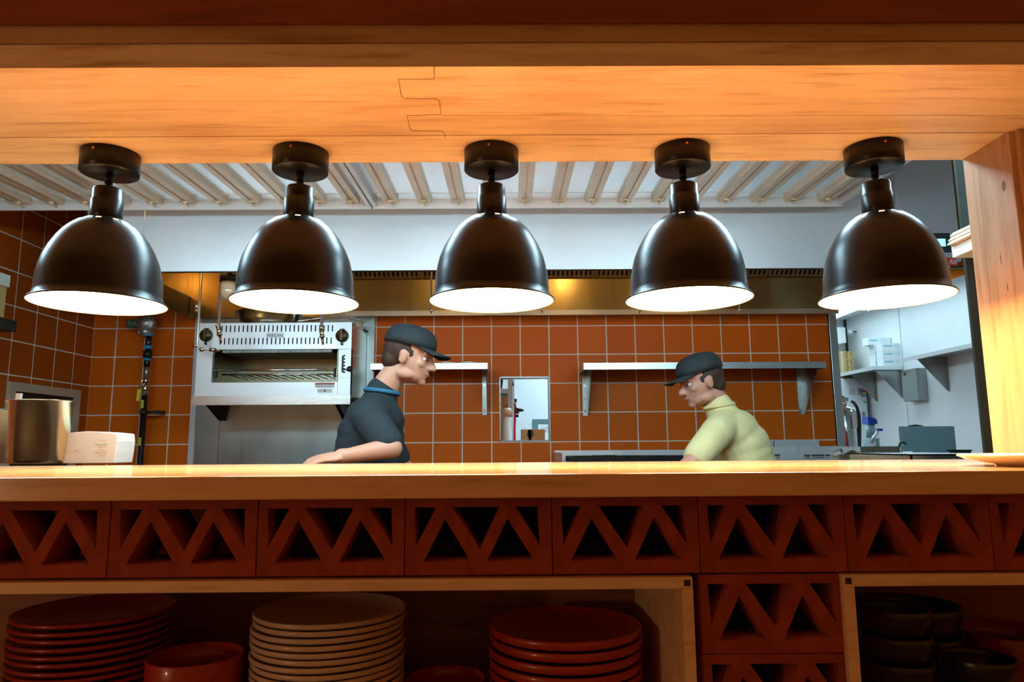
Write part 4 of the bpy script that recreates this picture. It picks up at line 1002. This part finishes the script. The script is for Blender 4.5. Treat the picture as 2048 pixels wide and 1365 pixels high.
# ---------------------------------------------------------------- back room, right side
def steelshelf(label, xw, xo, d0, d1, z, brd):
    t = thing('white_wall_shelf', label, 'shelf', ((xw+xo)/2, (d0+d1)/2, z-.035), 'steel shelves on the white wall')
    MB().box(xo, xw-.001, d0, d1, z-.004, z).box(xo, xo+.004, d0, d1, z-.04, z-.004).box(xo+.004, xw-.001, d0, d0+.004, z-.04, z-.004).build('plate', ST_SAT, t)
    for d in brd:
        MB().prism([(xo+.02, z-.006), (xw-.001, z-.006), (xw-.001, z-.36)], 1, d, d+.003).box(xw-.006, xw-.001, d-.03, d, z-.36, z-.006).build('bracket', ST_DK, t)
XO = XR-.34
def PX(px, py, x): v = ray(px, py); return CAM+v*((x-CAM.x)/v.x)
dA = PX(1745, 733, XO); dB_ = PX(1800, 718, XO)
steelshelf('Far small steel shelf holding the white glove boxes', XR, XO, dA.y, DFAR-.02, dA.z, (dA.y+.05, dA.y+.62))
steelshelf('Near steel shelf rising to the dark column on the white wall', XR, XO+.01, 5.3, dB_.y, dB_.z, (PX(1895, 760, XR).y, 5.75))
GB = plain('glove_box_white', (.80, .88, .90), .6, noise=.03); BLU = plain('print_blue', (.05, .42, .60), .6, noise=.05)
bw, bh, bdp = .262, .088, .13
gx0 = P(1766, 720, dA.y+.03).x; gb0 = None
cells = [(0, 0, 0), (0, 1, 0), (0, 2, 0), (-.01, 0, .16), (0.0, 1, .16), (-.005, 2, .16), (-.07, 3, .16)]
names = ['bottom of the front pile', 'middle of the front pile', 'top of the front pile', 'bottom of the rear pile', 'second up in the rear pile', 'third up in the rear pile', 'topmost of all, on the rear pile']
for (ox, k, oy), nm in zip(cells, names):
    loc = (gx0+.0+ox, dA.y+.03+oy, dA.z+.0005+k*(bh+.0005)); lb = 'White glove box with blue lettering, '+nm
    if gb0 is None:
        gb0 = thing('glove_box', lb, 'box', (0, 0, 0), 'white glove boxes on the far shelf')
        MB().box(0, bw, 0, bdp, 0, bh).build('carton', GB, gb0, bevel=.0015)
        box('blue_band', BLU, .02, .115, -.0008, .0005, .046, .062, gb0)
        text('lettering', 'HENDIMAN', .014, GB, gb0, (.024, -.0010, .049), width=.085, depth=.0003)
        for j, s_ in enumerate(('VINYL GLOVES', 'powder free', 'size L  100')): text('lettering', s_, .012, plain('print_teal', (.2, .5, .5), .6), gb0, (.14, -.0006, .062-j*.016), width=.075, depth=.0003)
        gb0.location = loc
    else: dup(gb0, loc, lb)
# paper towel dispenser
XD = XR-.11
a, b = PX(1802, 745, XD), PX(1832, 745, XD)
zt_, zb_ = PX(1817, 739, XD).z, PX(1817, 803, XD).z
dsp = thing('towel_dispenser', 'Stainless paper towel dispenser under the gap between wall shelves', 'dispenser', (XR-.055, (a.y+b.y)/2, zb_))
box('body', ST_DK, XD, XR-.001, b.y, a.y, zb_, zt_, dsp, .004)
box('key_hole', BLACK, XD-.001, XD+.001, (a.y+b.y)/2+.05, (a.y+b.y)/2+.09, zt_-.06, zt_-.03, dsp)
box('outlet', BLACK, XD+.02, XR-.03, b.y+.04, a.y-.04, zb_-.002, zb_+.002, dsp)
# fridge with memo and magnets, box on top
fd = DFAR-.55
f0, f1 = P(1660, 800, fd).x, P(1737, 800, fd).x
zf = P(1700, 757, fd).z
fg = thing('white_fridge', 'White fridge with magnets beside the far corner', 'fridge', ((f0+f1)/2, fd+.25, 0))
box('body', WHITE, f0-.3, f1-.02, fd+.03, DFAR-.03, 0.001, zf, fg, .006); box('door_panel', plain('fridge_white', (.78, .88, .90), .35, noise=.02), f0-.3, f1-.02, fd, fd+.028, .05, zf-.005, fg, .006)
mb = MB()
for j, (px, py) in enumerate(((1718, 778.5), (1718, 782), (1721.5, 781), (1724.5, 779), (1718, 788), (1721, 785), (1724, 784), (1722.5, 789), (1723.5, 792.5))):
    q = P(px, py, fd); MB().cyl((q.x, fd-.006, q.z), (q.x, fd, q.z), .008, seg=12).build('magnet', BLACK, fg)
for py, cc, nm in ((783, (.8, .03, .25), 'pink'), (787.5, (.85, .75, .15), 'yellow'), (791.5, (.05, .45, .75), 'blue')):
    q = P(1729, py, fd); box('note', plain(nm+'_note', cc, .6, noise=.05), q.x-.02, q.x+.02, fd-.003, fd, q.z-.013, q.z+.013, fg)
q = P(1729, 804.5, fd); MB().cyl((q.x, fd-.006, q.z), (q.x, fd, q.z), .014).build('magnet', plain('green_magnet', (.1, .6, .15), .5), fg)
for i, s_ in enumerate(('Call 7.5', 'to repeat', 'ideas')):
    q = P(1698, 781.5+i*4, fd); text('handwriting', s_, .028, BLACK, fg, (q.x, fd-.0005, q.z), width=.07, depth=.0003)
box('door_handle', ST_DK, P(1725.5, 830, fd).x, P(1728.5, 830, fd).x, fd-.03, fd, P(1727, 846, fd).z, P(1727, 824, fd).z, fg)
box('paper_sheet', plain('paper', (.85, .85, .83), .8, noise=.02), P(1705, 830, fd).x, P(1717, 830, fd).x, fd-.002, fd, P(1705, 858, fd).z, P(1705, 820, fd).z, fg)
k0, k1 = P(1676, 740, fd+.1), P(1709, 740, fd+.1); zt_ = P(1690, 703, fd+.1).z
kb = thing('cardboard_box', 'Tan cardboard box on the fridge in the far corner', 'box', ((k0.x+k1.x)/2, fd+.25, zf))
box('carton', kr, k0.x-.04, k1.x, fd+.1, fd+.4, zf+.0005, zt_, kb, .003)
box('tape', plain('clear_tape', (.66, .60, .45), .3), P(1682, 720, fd+.1).x, P(1686, 720, fd+.1).x, fd+.0985, fd+.1, zf+.001, zt_-.001, kb)
for px, s_ in ((1703, 'Saw Toast Con'), (1694, 'Baked Rice Box')): q = P(px, 704, fd+.1); text('lettering', s_, .05, BLACK, kb, (q.x-.02, fd+.0995, q.z), (0, 0, -1), (1, 0, 0), width=.24, depth=.0004)
q0, q1 = P(1672, 655, fd+.2), P(1693, 686, fd+.2)
ac = thing('wall_unit', 'White wall-mounted unit high in the far corner', 'wall unit', ((q0.x+q1.x)/2, fd+.3, q1.z))
MB().hexa([(q0.x-.1, fd+.2, q1.z-.03), (q1.x, fd+.2, q1.z), (q1.x+.03, DFAR-.001, q1.z), (q0.x-.1, DFAR-.001, q1.z-.03), (q0.x-.1, fd+.2, q0.z), (q1.x, fd+.2, q0.z), (q1.x+.03, DFAR-.001, q0.z), (q0.x-.1, DFAR-.001, q0.z)]).build('housing', WHITE, ac, bevel=.006)
q = P(1700, 664, fd+.25); MB().ell(q, (.035, .035, .03)).build('knob', WHITE, ac); MB().cyl(q, (XR-.001, fd+.25, q.z), .008).build('conduit', DARKM, ac)
# fire extinguisher on the column edge
ed = 5.2
q = P(1699, 900, ed); ex = thing('fire_extinguisher', 'Silver fire extinguisher with black hose beyond the tiled wall end', 'fire extinguisher', (q.x, ed, .7))
er = .090; exx = P(1690, 850, ed).x; zt_ = P(1699, 815, ed).z; zbm = .72
MB().lathe([(0, 0), (er-.01, 0), (er, .01), (er, zt_-zbm-.05), (er*.85, zt_-zbm-.015), (er*.4, zt_-zbm), (.02, zt_-zbm+.01), (0, zt_-zbm+.01)], (exx, ed, zbm), 40, cap=False).build('cylinder_body', CHROME, ex)
hx = P(1699, 800, ed)
MB().cyl((exx, ed, zt_), (exx+.01, ed, hx.z+.0), .02).box(exx-.03, exx+.03, ed-.02, ed+.02, hx.z-.01, hx.z+.015).build('valve', CHROME, ex)
MB().tube([(exx+.01, ed, hx.z+.015), (exx-.02, ed, hx.z+.03), (exx-.09, ed, hx.z+.025)], .007, 8).tube([(exx, ed, hx.z-.005), (exx-.09, ed, hx.z-.045)], .008, 8).build('squeeze_lever', DARKM, ex)
MB().tube([P(1702, 803, ed-.05), P(1708, 806, ed-.06), P(1714, 815, ed-.07), P(1718, 830, ed-.07), P(1719.5, 850, ed-.07), P(1719.5, 900, ed-.07), P(1719, 940, ed-.07)], .011, 10).build('hose', BLACK, ex)
MB().hexa([tuple(P(x, y, ed-.10)) for x, y in ((1706, 857), (1712, 857), (1712, 857), (1706, 857))] + [tuple(P(x, y, ed-.101)) for x, y in ((1702, 820), (1712, 822), (1712, 822), (1702, 820))]) .bm.free()
box('inspection_tag', plain('paper', ()), P(1703.5, 830, ed-.1).x, P(1713, 830, ed-.1).x, ed-.102, ed-.10, P(1708, 857, ed-.1).z, P(1708, 822, ed-.1).z, ex)
MB().tube([P(1687, 852, ed-.11), P(1692, 880, ed-.11), P(1695, 912, ed-.11)], .012, 8).build('red_strap', plain('strap_red', (.7, .02, .02), .4, noise=.05), ex)
MB().box(exx-.1, exx+.1, ed+.095, ed+.10, .70, zt_).box(exx-.08, exx+.08, ed-.08, ed+.1, .70, .719).cyl((exx, ed+.09, .0005), (exx, ed+.09, .7), .02).build('bracket_stand', DARKM, ex)
# pans behind the hose
q0, q1 = P(1712, 900, 5.5), P(1730, 900, 5.5); zt_ = P(1720, 875, 5.5).z
tag(MB().lathe([(0, 0), (.07, 0), (.07, zt_-.9), (.066, zt_-.9), (.066, .01), (0, .01)], ((q0.x+q1.x)/2, 5.72, .901), 32, cap=False).build('steel_pot', CHROME, org=((q0.x+q1.x)/2, 5.72, .901)), 'Tall steel pot behind the extinguisher hose', 'pot')
# blue-capped crank machine
jd = 5.45; j0, j1 = P(1731, 850, jd).x, P(1749, 850, jd).x; jx = (j0+j1)/2; jr = (j1-j0)/2
jz = [P(1740, y, jd).z for y in (835, 849, 877, 893)]
jc = thing('crank_slicer', 'Grey hand-cranked food machine with a blue lid and blue knob', 'food machine', (jx, jd, .901))
GR = plain('grey_enamel', (.35, .50, .56), .4, noise=.1)
MB().box(j0-.0, j1+.004, jd-.05, jd+.06, jz[3]-.03, jz[2]).box(j0-.005, j1+.03, jd-.06, jd+.07, .901, jz[3]-.03).build('base', GR, jc, bevel=.004)
MB().cyl((jx, jd, jz[2]+.001), (jx, jd, jz[1]), jr*.97, seg=28).build('drum', GR, jc)
bl_m = plain('cobalt_plastic', (.01, .07, .50), .35, noise=.05)
MB().prism([(jx-jr, jz[1]), (jx+jr, jz[1]), (jx+jr, jz[1]+(jz[0]-jz[1])*.5), (jx+jr*.6, jz[1]+(jz[0]-jz[1])*.8), (jx, jz[1]+(jz[0]-jz[1])*.93), (jx-jr, jz[0])], 1, jd-.045, jd+.05).build('blue_lid', bl_m, jc)
MB().tube([P(1744, 887, jd-.08), P(1747, 876, jd-.09), P(1754, 867, jd-.10), P(1755, 860, jd-.10)], [.016, .012, .010, .008], 10).cyl(P(1744, 887, jd-.09), P(1744, 887, jd-.04), .026).build('crank', ST_SAT, jc)
MB().cap(P(1755, 860, jd-.10), P(1763, 860, jd-.12), .010, .010).build('crank_knob', bl_m, jc)
box('label', plain('label_white', ()), P(1736, 0, jd).x, P(1742, 0, jd).x, jd-jr*.97-.002, jd-jr*.9, P(1739, 859, jd).z, P(1739, 853, jd).z, jc)
rt = thing('back_table', 'Stainless table beyond the tiled wall carrying the crank machine', 'table', (3.0, 5.55, 0))
box('table_top', ST_H, P(1712, 900, 5.3).x, 3.9, 5.32, 5.9, .87, .90, rt)
for X in (P(1712, 900, 5.3).x+.05, 3.85):
    for Y in (5.37, 5.85): MB().cyl((X, Y, .0005), (X, Y, .87), .02).build('leg', CHROME, rt)

# ---------------------------------------------------------------- room behind the square opening
d6 = 6.0
def B6(px, py, d=d6): return P(px, py, d)
SHB = plain('pale_blue_post', (.42, .62, .68), .45, .3, noise=.05)
rk = thing('storage_rack', 'Pale blue storage rack seen at the left of the square opening', 'rack', (B6(1000, 900).x-.3, d6+.2, 0))
xp = B6(1021, 800).x
for X, Y in ((xp, d6), (xp, d6+.5), (xp-.95, d6), (xp-.95, d6+.5)): box('post', SHB, X-.022, X+.018, Y, Y+.04, .0005, 2.25, rk)
lev = [B6(1010, 778).z, .95, .45]
for i, z in enumerate(lev+[2.2]): box('shelf_board', SHB, xp-.95, xp+.015, d6+.001, d6+.54, z-.04, z, rk)
for i, (px0, px1, yb, z, nm) in enumerate(((985, 1016.5, 0, lev[1], 'Tan carton in the middle of the storage rack'), )):
    X0, X1 = B6(px0, 800).x, B6(px1, 800).x
    t = thing('rack_carton', nm, 'box', ((X0+X1)/2, d6+.2, z)); box('carton', kr, X0-.1, X1, d6+.03, d6+.4, z+.0005, B6(1005, 793).z, t, .003)
    box('white_label', plain('paper', ()), B6(1005, 0).x, B6(1013, 0).x, d6+.0285, d6+.03, B6(0, 815).z, B6(0, 801).z, t)
q = B6(1003, 765)
tag(MB().tube([(q.x-.02, d6+.1, q.z+.16), (q.x+.05, d6+.05, q.z+.11), (q.x+.09, d6+.03, q.z+.02), (q.x+.1, d6-.01, q.z-.03)], .006, 8).tube([(q.x-.03, d6+.08, q.z+.1), (q.x, d6+.05, q.z+.02), (q.x-.01, d6+.05, q.z-.06), (q.x-.01, d6+.05, lev[0]+.008)], .014, 8).build('black_cable', BLACK), 'Black cable bundle on the upper board of the storage rack', 'cable')
# water filter
fd_ = 5.5; fx = P(1015, 850, fd_).x; fr_ = (P(1024.5, 850, fd_).x-P(1005, 850, fd_).x)/2
wf = thing('water_filter', 'White water filter cartridge with cream cap in the square opening', 'water filter', (fx, fd_, .8))
zt_ = P(1015, 817, fd_).z; zc_ = P(1015, 834, fd_).z
MB().lathe([(0, 0), (fr_*.8, 0), (fr_, .03), (fr_, zc_-.8), (0, zc_-.8)], (fx, fd_, .8), 36, cap=False).build('cartridge', plain('filter_white', (.72, .84, .86), .3, noise=.04), wf)
MB().lathe([(0, 0), (fr_*1.04, 0), (fr_*1.04, (zt_-zc_)*.75), (fr_*.6, (zt_-zc_)), (0, (zt_-zc_)*1.05)], (fx, fd_, zc_), 36, cap=False).build('cap', plain('cream_cap', (.72, .68, .55), .4, noise=.04), wf)
MB().box(fx-.05, fx+.05, fd_-.05, fd_+.05, .0005, .02).cyl((fx, fd_, .02), (fx, fd_, .8), .02).build('stand', DARKM, wf)
q = P(1030.5, 820, fd_)
vv_ = thing('tap_assembly', 'Brass and black valve with red tube beside the water filter', 'valve', (q.x, fd_, .8))
MB().cyl((q.x, fd_, P(0, 826, fd_).z), (q.x, fd_, P(1029, 806, fd_).z), .010).cyl((q.x-.010, fd_, q.z+.005), (q.x+.02, fd_, q.z), .012).build('body', BRASS, vv_)
MB().cyl((q.x+.005, fd_-.01, q.z), (q.x+.05, fd_-.01, q.z-.004), .014).cyl((q.x+.045, fd_-.01, q.z-.004), (q.x+.065, fd_-.01, q.z-.006), .008).cyl((q.x, fd_, P(0, 833, fd_).z), (q.x+.03, fd_, P(0, 833, fd_).z), .008).cyl((q.x, fd_, P(0, 840, fd_).z), (q.x+.025, fd_, P(0, 839, fd_).z), .011).box(q.x-.006, q.x+.012, fd_-.01, fd_+.01, P(0, 812, fd_).z, P(0, 805, fd_).z).build('knob', BLACK, vv_)
MB().tube([(q.x, fd_, P(0, 826, fd_).z), (q.x-.003, fd_, P(0, 850, fd_).z), (q.x-.006, fd_, P(0, 866, fd_).z), (q.x-.01, fd_, .8), (q.x-.01, fd_, .0005)], .0085, 8).build('red_tube', plain('tube_red', (.65, .03, .05), .4, noise=.05), vv_)
# carton with the dark arrow
bd_ = 5.7
X0, X1 = P(1043, 870, bd_).x, P(1090, 870, bd_).x; zt_ = P(1066, 859, bd_).z
cartn = thing('printed_carton', 'Tan carton with a dark pointed band in the square opening', 'box', ((X0+X1)/2, bd_+.15, .95))
box('carton', kr, X0, X1, bd_, bd_+.3, .9505, zt_, cartn, .003)
DG = plain('print_dark_green', (.06, .10, .07), .7, noise=.05)
zl = P(0, 884, bd_).z-.03
box('print_bar', DG, P(1047.5, 0, bd_).x, P(1053, 0, bd_).x, bd_-.001, bd_, zl, zt_-.003, cartn)
px = lambda x, y: (P(x, y, bd_).x, P(x, y, bd_).z)
MB().prism([px(1056, 861), px(1066, 861), px(1067, 871), px(1060.5, 881), px(1053.5, 871)], 1, bd_-.001, bd_).build('print_shape', DG, cartn)
text('lettering', 'C D WARE', .022, DG, cartn, (P(1071, 0, bd_).x, bd_-.0005, P(0, 866, bd_).z), width=.06, depth=.0003)
text('lettering', 'RED', .03, DG, cartn, (P(1077, 0, bd_).x, bd_-.0005, P(0, 873, bd_).z), width=.035, depth=.0003)
wt = thing('work_table', 'Low steel table under the carton in the room beyond', 'table', (X0+.3, bd_+.2, 0))
box('table_top', ST_H, X0-.02, X1+.6, bd_-.05, bd_+.24+.06, .92, .95, wt)
for X in (X0+.02, X1+.56):
    for Y in (bd_, bd_+.25): MB().cyl((X, Y, .0005), (X, Y, .92), .018).build('leg', CHROME, wt)
# framed white hatch on the far wall and a door
q0, q1 = P(1065, 839, DFAR-.03), P(1100, 839, DFAR-.03)
MBf = MB(); w_ = .09; zt_ = q0.z; zb_ = zt_-.6; xx0, xx1 = q0.x, q0.x+.7
wh = thing('white_service_hatch', 'Teal-edged white hatch on the far wall behind the carton', 'hatch', ((xx0+xx1)/2, DFAR-.03, zb_))
TEAL = plain('teal_gasket', (.10, .22, .24), .5, noise=.05)
box('back_plate', WHITE, xx0-.06, xx1, DFAR-.02, DFAR-.001, zb_, zt_+.05, wh)
MB().box(xx0, xx1, DFAR-.04, DFAR-.02, zt_-.05, zt_).box(xx0, xx0+.07, DFAR-.04, DFAR-.02, zb_, zt_-.05).build('gasket', TEAL, wh)
q0, q1 = P(1028, 800, DFAR-.02), P(1096, 800, DFAR-.02)
struct('door_1', MB().box(q0.x, q0.x+.9, DFAR-.025, DFAR, 0.001, 2.05), plain('door_white', (.78, .88, .92), .4, noise=.02), bevel=.004)

# ---------------------------------------------------------------- people
SKIN = plain('skin', (.62, .30, .19), .5, noise=.08, nscale=12); SKIN2 = plain('skin_ruddy', (.55, .25, .17), .5, noise=.08, nscale=12)
def organic(mb, name, mats, parent, vox=.006, smooth=4, disp=0.):
    o = mb.build(name, mats, parent)
    rm = o.modifiers.new('union', 'REMESH'); rm.mode = 'VOXEL'; rm.voxel_size = vox; rm.use_smooth_shade = True
    if smooth: s = o.modifiers.new('soften', 'SMOOTH'); s.iterations = smooth; s.factor = .5
    return o
def rotm(f, u):
    """columns: side, forward, up"""
    f = Vector(f).normalized(); u = Vector(u); u = (u-f*u.dot(f)).normalized(); s = f.cross(u)
    return Matrix((s, f, u)).transposed()
def hand(mb, wrist, dirv, palm_n, s=1., curl=.5):
    """palm, four fingers and a thumb; palm_n is the direction the palm faces"""
    d = Vector(dirv).normalized(); n = Vector(palm_n); n = (n-d*n.dot(d)).normalized(); sd = d.cross(n)
    w = Vector(wrist); R = Matrix((sd, d, n)).transposed()
    mb.cap(w-d*.02, w+d*.02*s, .026*s, .028*s); mb.ell(w+d*.055*s, (.042*s, .052*s, .016*s), R)
    for i, (o, L) in enumerate(((-.031, .070), (-.011, .080), (.010, .074), (.029, .058))):
        p = w+d*.092*s+sd*o*s; a = 0; pts = [p-d*.02*s, p]
        for k, fr_ in enumerate((.45, .32, .25)):
            a += curl*(.5+.25*k); q = pts[-1]+(d*math.cos(a)+n*math.sin(a))*L*fr_*s*1.05; pts.append(q)
        for A, B in zip(pts, pts[1:]): mb.cap(A, B, .0088*s, .0082*s, 10)
    p = w+d*.03*s-sd*.032*s; q = p+(d*.6-sd*.7+n*.35).normalized()*.042*s; r = q+(d*.9-sd*.2+n*.45).normalized()*.034*s
    mb.cap(p, q, .013*s, .0105*s, 10); mb.cap(q, r, .0105*s, .009*s, 10)
def head(mb, c, f, u, s=1.):
    """skull, jaw, brow, nose, lips, chin, ears as one lump set; c is the centre"""
    R = rotm(f, u); T = lambda x, y, z: Vector(c)+R @ Vector((x*s, y*s, z*s))
    E = lambda x, y, z, a, b, d: mb.ell(T(x, y, z), (a*s, b*s, d*s), R)
    E(0, -.012, .030, .076, .095, .082); E(0, .020, -.010, .064, .072, .085); E(0, .045, -.060, .050, .046, .040)
    E(0, .050, -.035, .054, .046, .045); E(0, .030, -.070, .046, .050, .030); E(0, .076, -.084, .022, .018, .018); E(0, .078, .028, .052, .016, .012)
    for sg in (-1, 1):
        E(sg*.040, .066, -.018, .022, .018, .018); E(sg*.075, -.004, -.008, .009, .018, .030); E(sg*.079, -.010, .006, .008, .012, .014)
        E(sg*.045, .010, -.070, .020, .040, .022)
    mb.cap(T(0, .088, .018), T(0, .112, -.022), .009*s, .013*s, 12); E(.010, .102, -.026, .009, .010, .008); E(-.010, .102, -.026, .009, .010, .008)
    E(0, .090, -.049, .024, .010, .0055); E(0, .089, -.059, .021, .010, .006)
    return R, T
def face_bits(parent, T, R, s, hair):
    for sg in (-1, 1):
        MB().ell(T(sg*.031, .0712, .006), (.0125*s, .0125*s, .0095*s), R).build('eye', plain('eye_white', (.75, .72, .68), .2), parent)
        MB().ell(T(sg*.031, .0825, .006), (.0052*s, .0025*s, .0052*s), R).build('iris', plain('iris_dark', (.04, .025, .015), .2), parent)
        if sg == 1: MB().tube([T(-.023, .088, -.054), T(-.010, .098, -.053), T(.010, .098, -.053), T(.023, .088, -.054)], [.002*s, .0045*s, .0045*s, .002*s], 8).build('lips', plain('lip_colour', (.42, .14, .10), .45, noise=.05), parent)
        MB().tube([T(sg*.014, .092, .031), T(sg*.030, .094, .037), T(sg*.050, .080, .031)], [.0035*s, .0045*s, .002*s], 8).build('eyebrow', hair, parent)
def cap_hat(parent, T, R, s, mat, back=False):
    mb = MB(); rings = []
    # crown: upper part of an ellipsoid around the skull, panelled
    n = 40; prof = [(1.0, -.0), (1.02, .25), (.97, .5), (.84, .75), (.6, .92), (.3, .99), (.0, 1.01)]
    bm = mb.bm; rr_ = []
    for r, h in prof[:-1]:
        rr_.append([bm.verts.new(T(.087*r*math.cos(2*PI*k/n), -.010+.106*r*math.sin(2*PI*k/n), .045+.088*h)) for k in range(n)])
    tp = bm.verts.new(T(0, -.01, .045+.089))
    for A, B in zip(rr_, rr_[1:]):
        for k in range(n): f = bm.faces.new([A[k], A[(k+1) % n], B[(k+1) % n], B[k]]); f.smooth = True
    for k in range(n): f = bm.faces.new([rr_[-1][k], rr_[-1][(k+1) % n], tp]); f.smooth = True
    o = mb.build('cap_crown', mat, parent); so = o.modifiers.new('t', 'SOLIDIFY'); so.thickness = .003; so.offset = 1
    MB().ell(T(0, -.01, .136), (.006, .006, .004)).build('cap_button', mat, o)
    mb = MB(); bm = mb.bm; A = []; B = []
    for k in range(17):
        t = PI*(.14+.72*k/16); A.append(bm.verts.new(T(.087*math.cos(t), -.010+.104*math.sin(t), .050))); 
        B.append(bm.verts.new(T(.080*math.cos(t), .065+.105*math.sin(t), .040-.016*abs(math.cos(t))**2)))
    for k in range(16): bm.faces.new([A[k], A[k+1], B[k+1], B[k]])
    o = mb.build('cap_visor', mat, parent); so = o.modifiers.new('t', 'SOLIDIFY'); so.thickness = .004
def person(label, hp, hf, hu, neck, chest, pelv, sh_off, arms, skin, shirt_m, pants_m, hat_m, hair_m, feet, extra=None):
    t = thing('person', label, 'person', (pelv[0], pelv[1], 0))
    V = Vector; pelv, chest, neck, hp = V(pelv), V(chest), V(neck), V(hp)
    mb = MB(); R, T = head(mb, hp, hf, hu, 1.)
    mb.cap(neck-(hp-neck)*.1, T(0, -.03, -.05), .058, .052)
    mb.cap(pelv, chest, .105, .10)
    for side in (0, 1):
        sh, el, wr, hd, pn = [V(v) for v in arms[side]]
        mb.cap(chest.lerp(neck, .5), sh, .07, .052); mb.cap(sh, el, .050, .038); mb.cap(el, wr, .040, .026); hand(mb, wr, hd, pn)
        sg = feet[side]; hip = pelv+V((sg[0]-pelv.x, sg[1]-pelv.y, 0)).normalized()*.07+V((0, 0, -.04)); kn = hip.lerp(V((sg[0], sg[1], .09)), .5)+V(hf)*.02; an = V((sg[0], sg[1], .09))
        mb.cap(hip, kn, .085, .058); mb.cap(kn, an, .056, .038)
    organic(mb, 'body', skin, t, .0055, 3)
    face_bits(t, T, R, 1., hair_m)
    # shirt
    mb = MB(); side_v = (V(arms[0][0])-V(arms[1][0])).normalized(); fv = V(hf); upv = (chest-pelv).normalized()
    RR = rotm(side_v.cross(upv), upv)
    for k in range(7):
        c = pelv.lerp(chest, k/6); w = .165+.025*math.sin(k/6*PI*.9); mb.ell(c, (w, .125+.012*(k/6), .11), RR)
    mb.ell(chest+(neck-chest)*.35, (.178, .122, .10), RR); mb.cap(chest+(neck-chest)*.5, neck-(hp-neck)*.02, .085, .066)
    for side in (0, 1):
        sh, el = V(arms[side][0]), V(arms[side][1]); mb.cap(chest.lerp(neck, .55), sh, .082, .070); mb.cap(sh, sh.lerp(el, .72), .068, .060); mb.cap(sh.lerp(el, .72), sh.lerp(el, .8), .060, .058)
    organic(mb, 'shirt', shirt_m, t, .008, 3)
    mb = MB(); mb.tube([neck-(hp-neck)*.02+.068*(R @ V((math.cos(a), math.sin(a)*1.0, .12*math.sin(a)))) for a in [2*PI*k/24 for k in range(24)]], .009, 8, True).build('collar', extra or shirt_m, t)
    mb = MB(); mb.ell(pelv-V((0, 0, .02)), (.172, .132, .12), RR)
    for side in (0, 1):
        sg = feet[side]; hip = pelv+V((sg[0]-pelv.x, sg[1]-pelv.y, 0)).normalized()*.07+V((0, 0, -.06)); kn = hip.lerp(V((sg[0], sg[1], .09)), .5)+V(hf)*.02
        mb.cap(hip, kn, .098, .075); mb.cap(kn, V((sg[0], sg[1], .12)), .074, .062)
    organic(mb, 'trousers', pants_m, t, .012, 2)
    for side in (0, 1):
        sg = feet[side]; q = V((sg[0], sg[1], 0)); hh = V((hf[0], hf[1], 0)).normalized()
        mb = MB(); mb.cap(q-hh*.04+V((0, 0, .05)), q+hh*.14+V((0, 0, .042)), .05, .041); mb.cap(q+V((0, 0, .05)), q+V((0, 0, .10)), .05, .045)
        organic(mb, 'shoe', BLACK, t, .01, 1)
    mb = MB(); mb.ell(T(0, -.022, .025), (.081, .094, .080), R); mb.ell(T(0, -.055, -.02), (.068, .055, .055), R)
    organic(mb, 'hair', hair_m, t, .006, 2)
    cap_hat(t, T, R, 1., hat_m)
    return t, T, R
HAT = plain('charcoal_cap', (.016, .024, .027), .8, noise=.2, nscale=30); HAIR = plain('brown_hair', (.05, .018, .008), .7, noise=.3, nscale=60)
# first cook: faces right, leaning forward
d1 = 2.9
h1 = P(818, 716, d1); nk = P(765, 783, d1); ch = P(742, 872, d1+.02); pv = P(712, 1010, d1+.02)
a1 = (P(738, 836, d1-.19), P(783, 897, d1-.27), P(694, 912, d1-.34), P(660, 916, d1-.36)-P(694, 912, d1-.34), (0, .3, -1))
a2 = (P(745, 836, d1+.20), P(806, 935, d1+.26), P(865, 985, d1+.1), (1, -.4, -.5), (0, -.3, -1))
person('Cook in charcoal shirt and dark cap moving right past the broiler', h1, (.93, -.10, -.24), (.30, 0, .95), nk, ch, pv, None, (a1, a2), SKIN, plain('charcoal_shirt', (.016, .026, .031), .85, noise=.2, nscale=14), plain('dark_trousers', (.02, .022, .03), .9, noise=.1), HAT, HAIR,
       ((pv.x-.12, d1-.1), (pv.x+.16, d1+.13)), extra=plain('teal_collar', (.02, .16, .26), .7, noise=.1))
d2 = 3.25
h2 = P(1403, 766, d2); nk = P(1436, 812, d2); ch = P(1478, 893, d2); pv = P(1522, 1010, d2+.02)
a1 = (P(1432, 868, d2-.19), P(1385, 925, d2-.30), P(1340, 965, d2-.3), (-1, 0, -.2), (0, 0, -1))
a2 = (P(1460, 862, d2+.19), P(1405, 940, d2+.27), P(1345, 962, d2+.2), (-1, -.2, -.2), (0, 0, -1))
person('Cook in pale yellow shirt and black cap leaning left over the charbroiler', h2, (-.95, -.16, -.27), (-.30, 0, .95), nk, ch, pv, None, (a1, a2), SKIN2, plain('pale_yellow_shirt', (.72, .62, .30), .85, noise=.12, nscale=10), plain('khaki_trousers', (.20, .16, .09), .9, noise=.1), plain('black_cap', (.02, .025, .026), .8, noise=.2, nscale=30), HAIR,
       ((pv.x-.05, d2-.1), (pv.x+.14, d2+.12)))
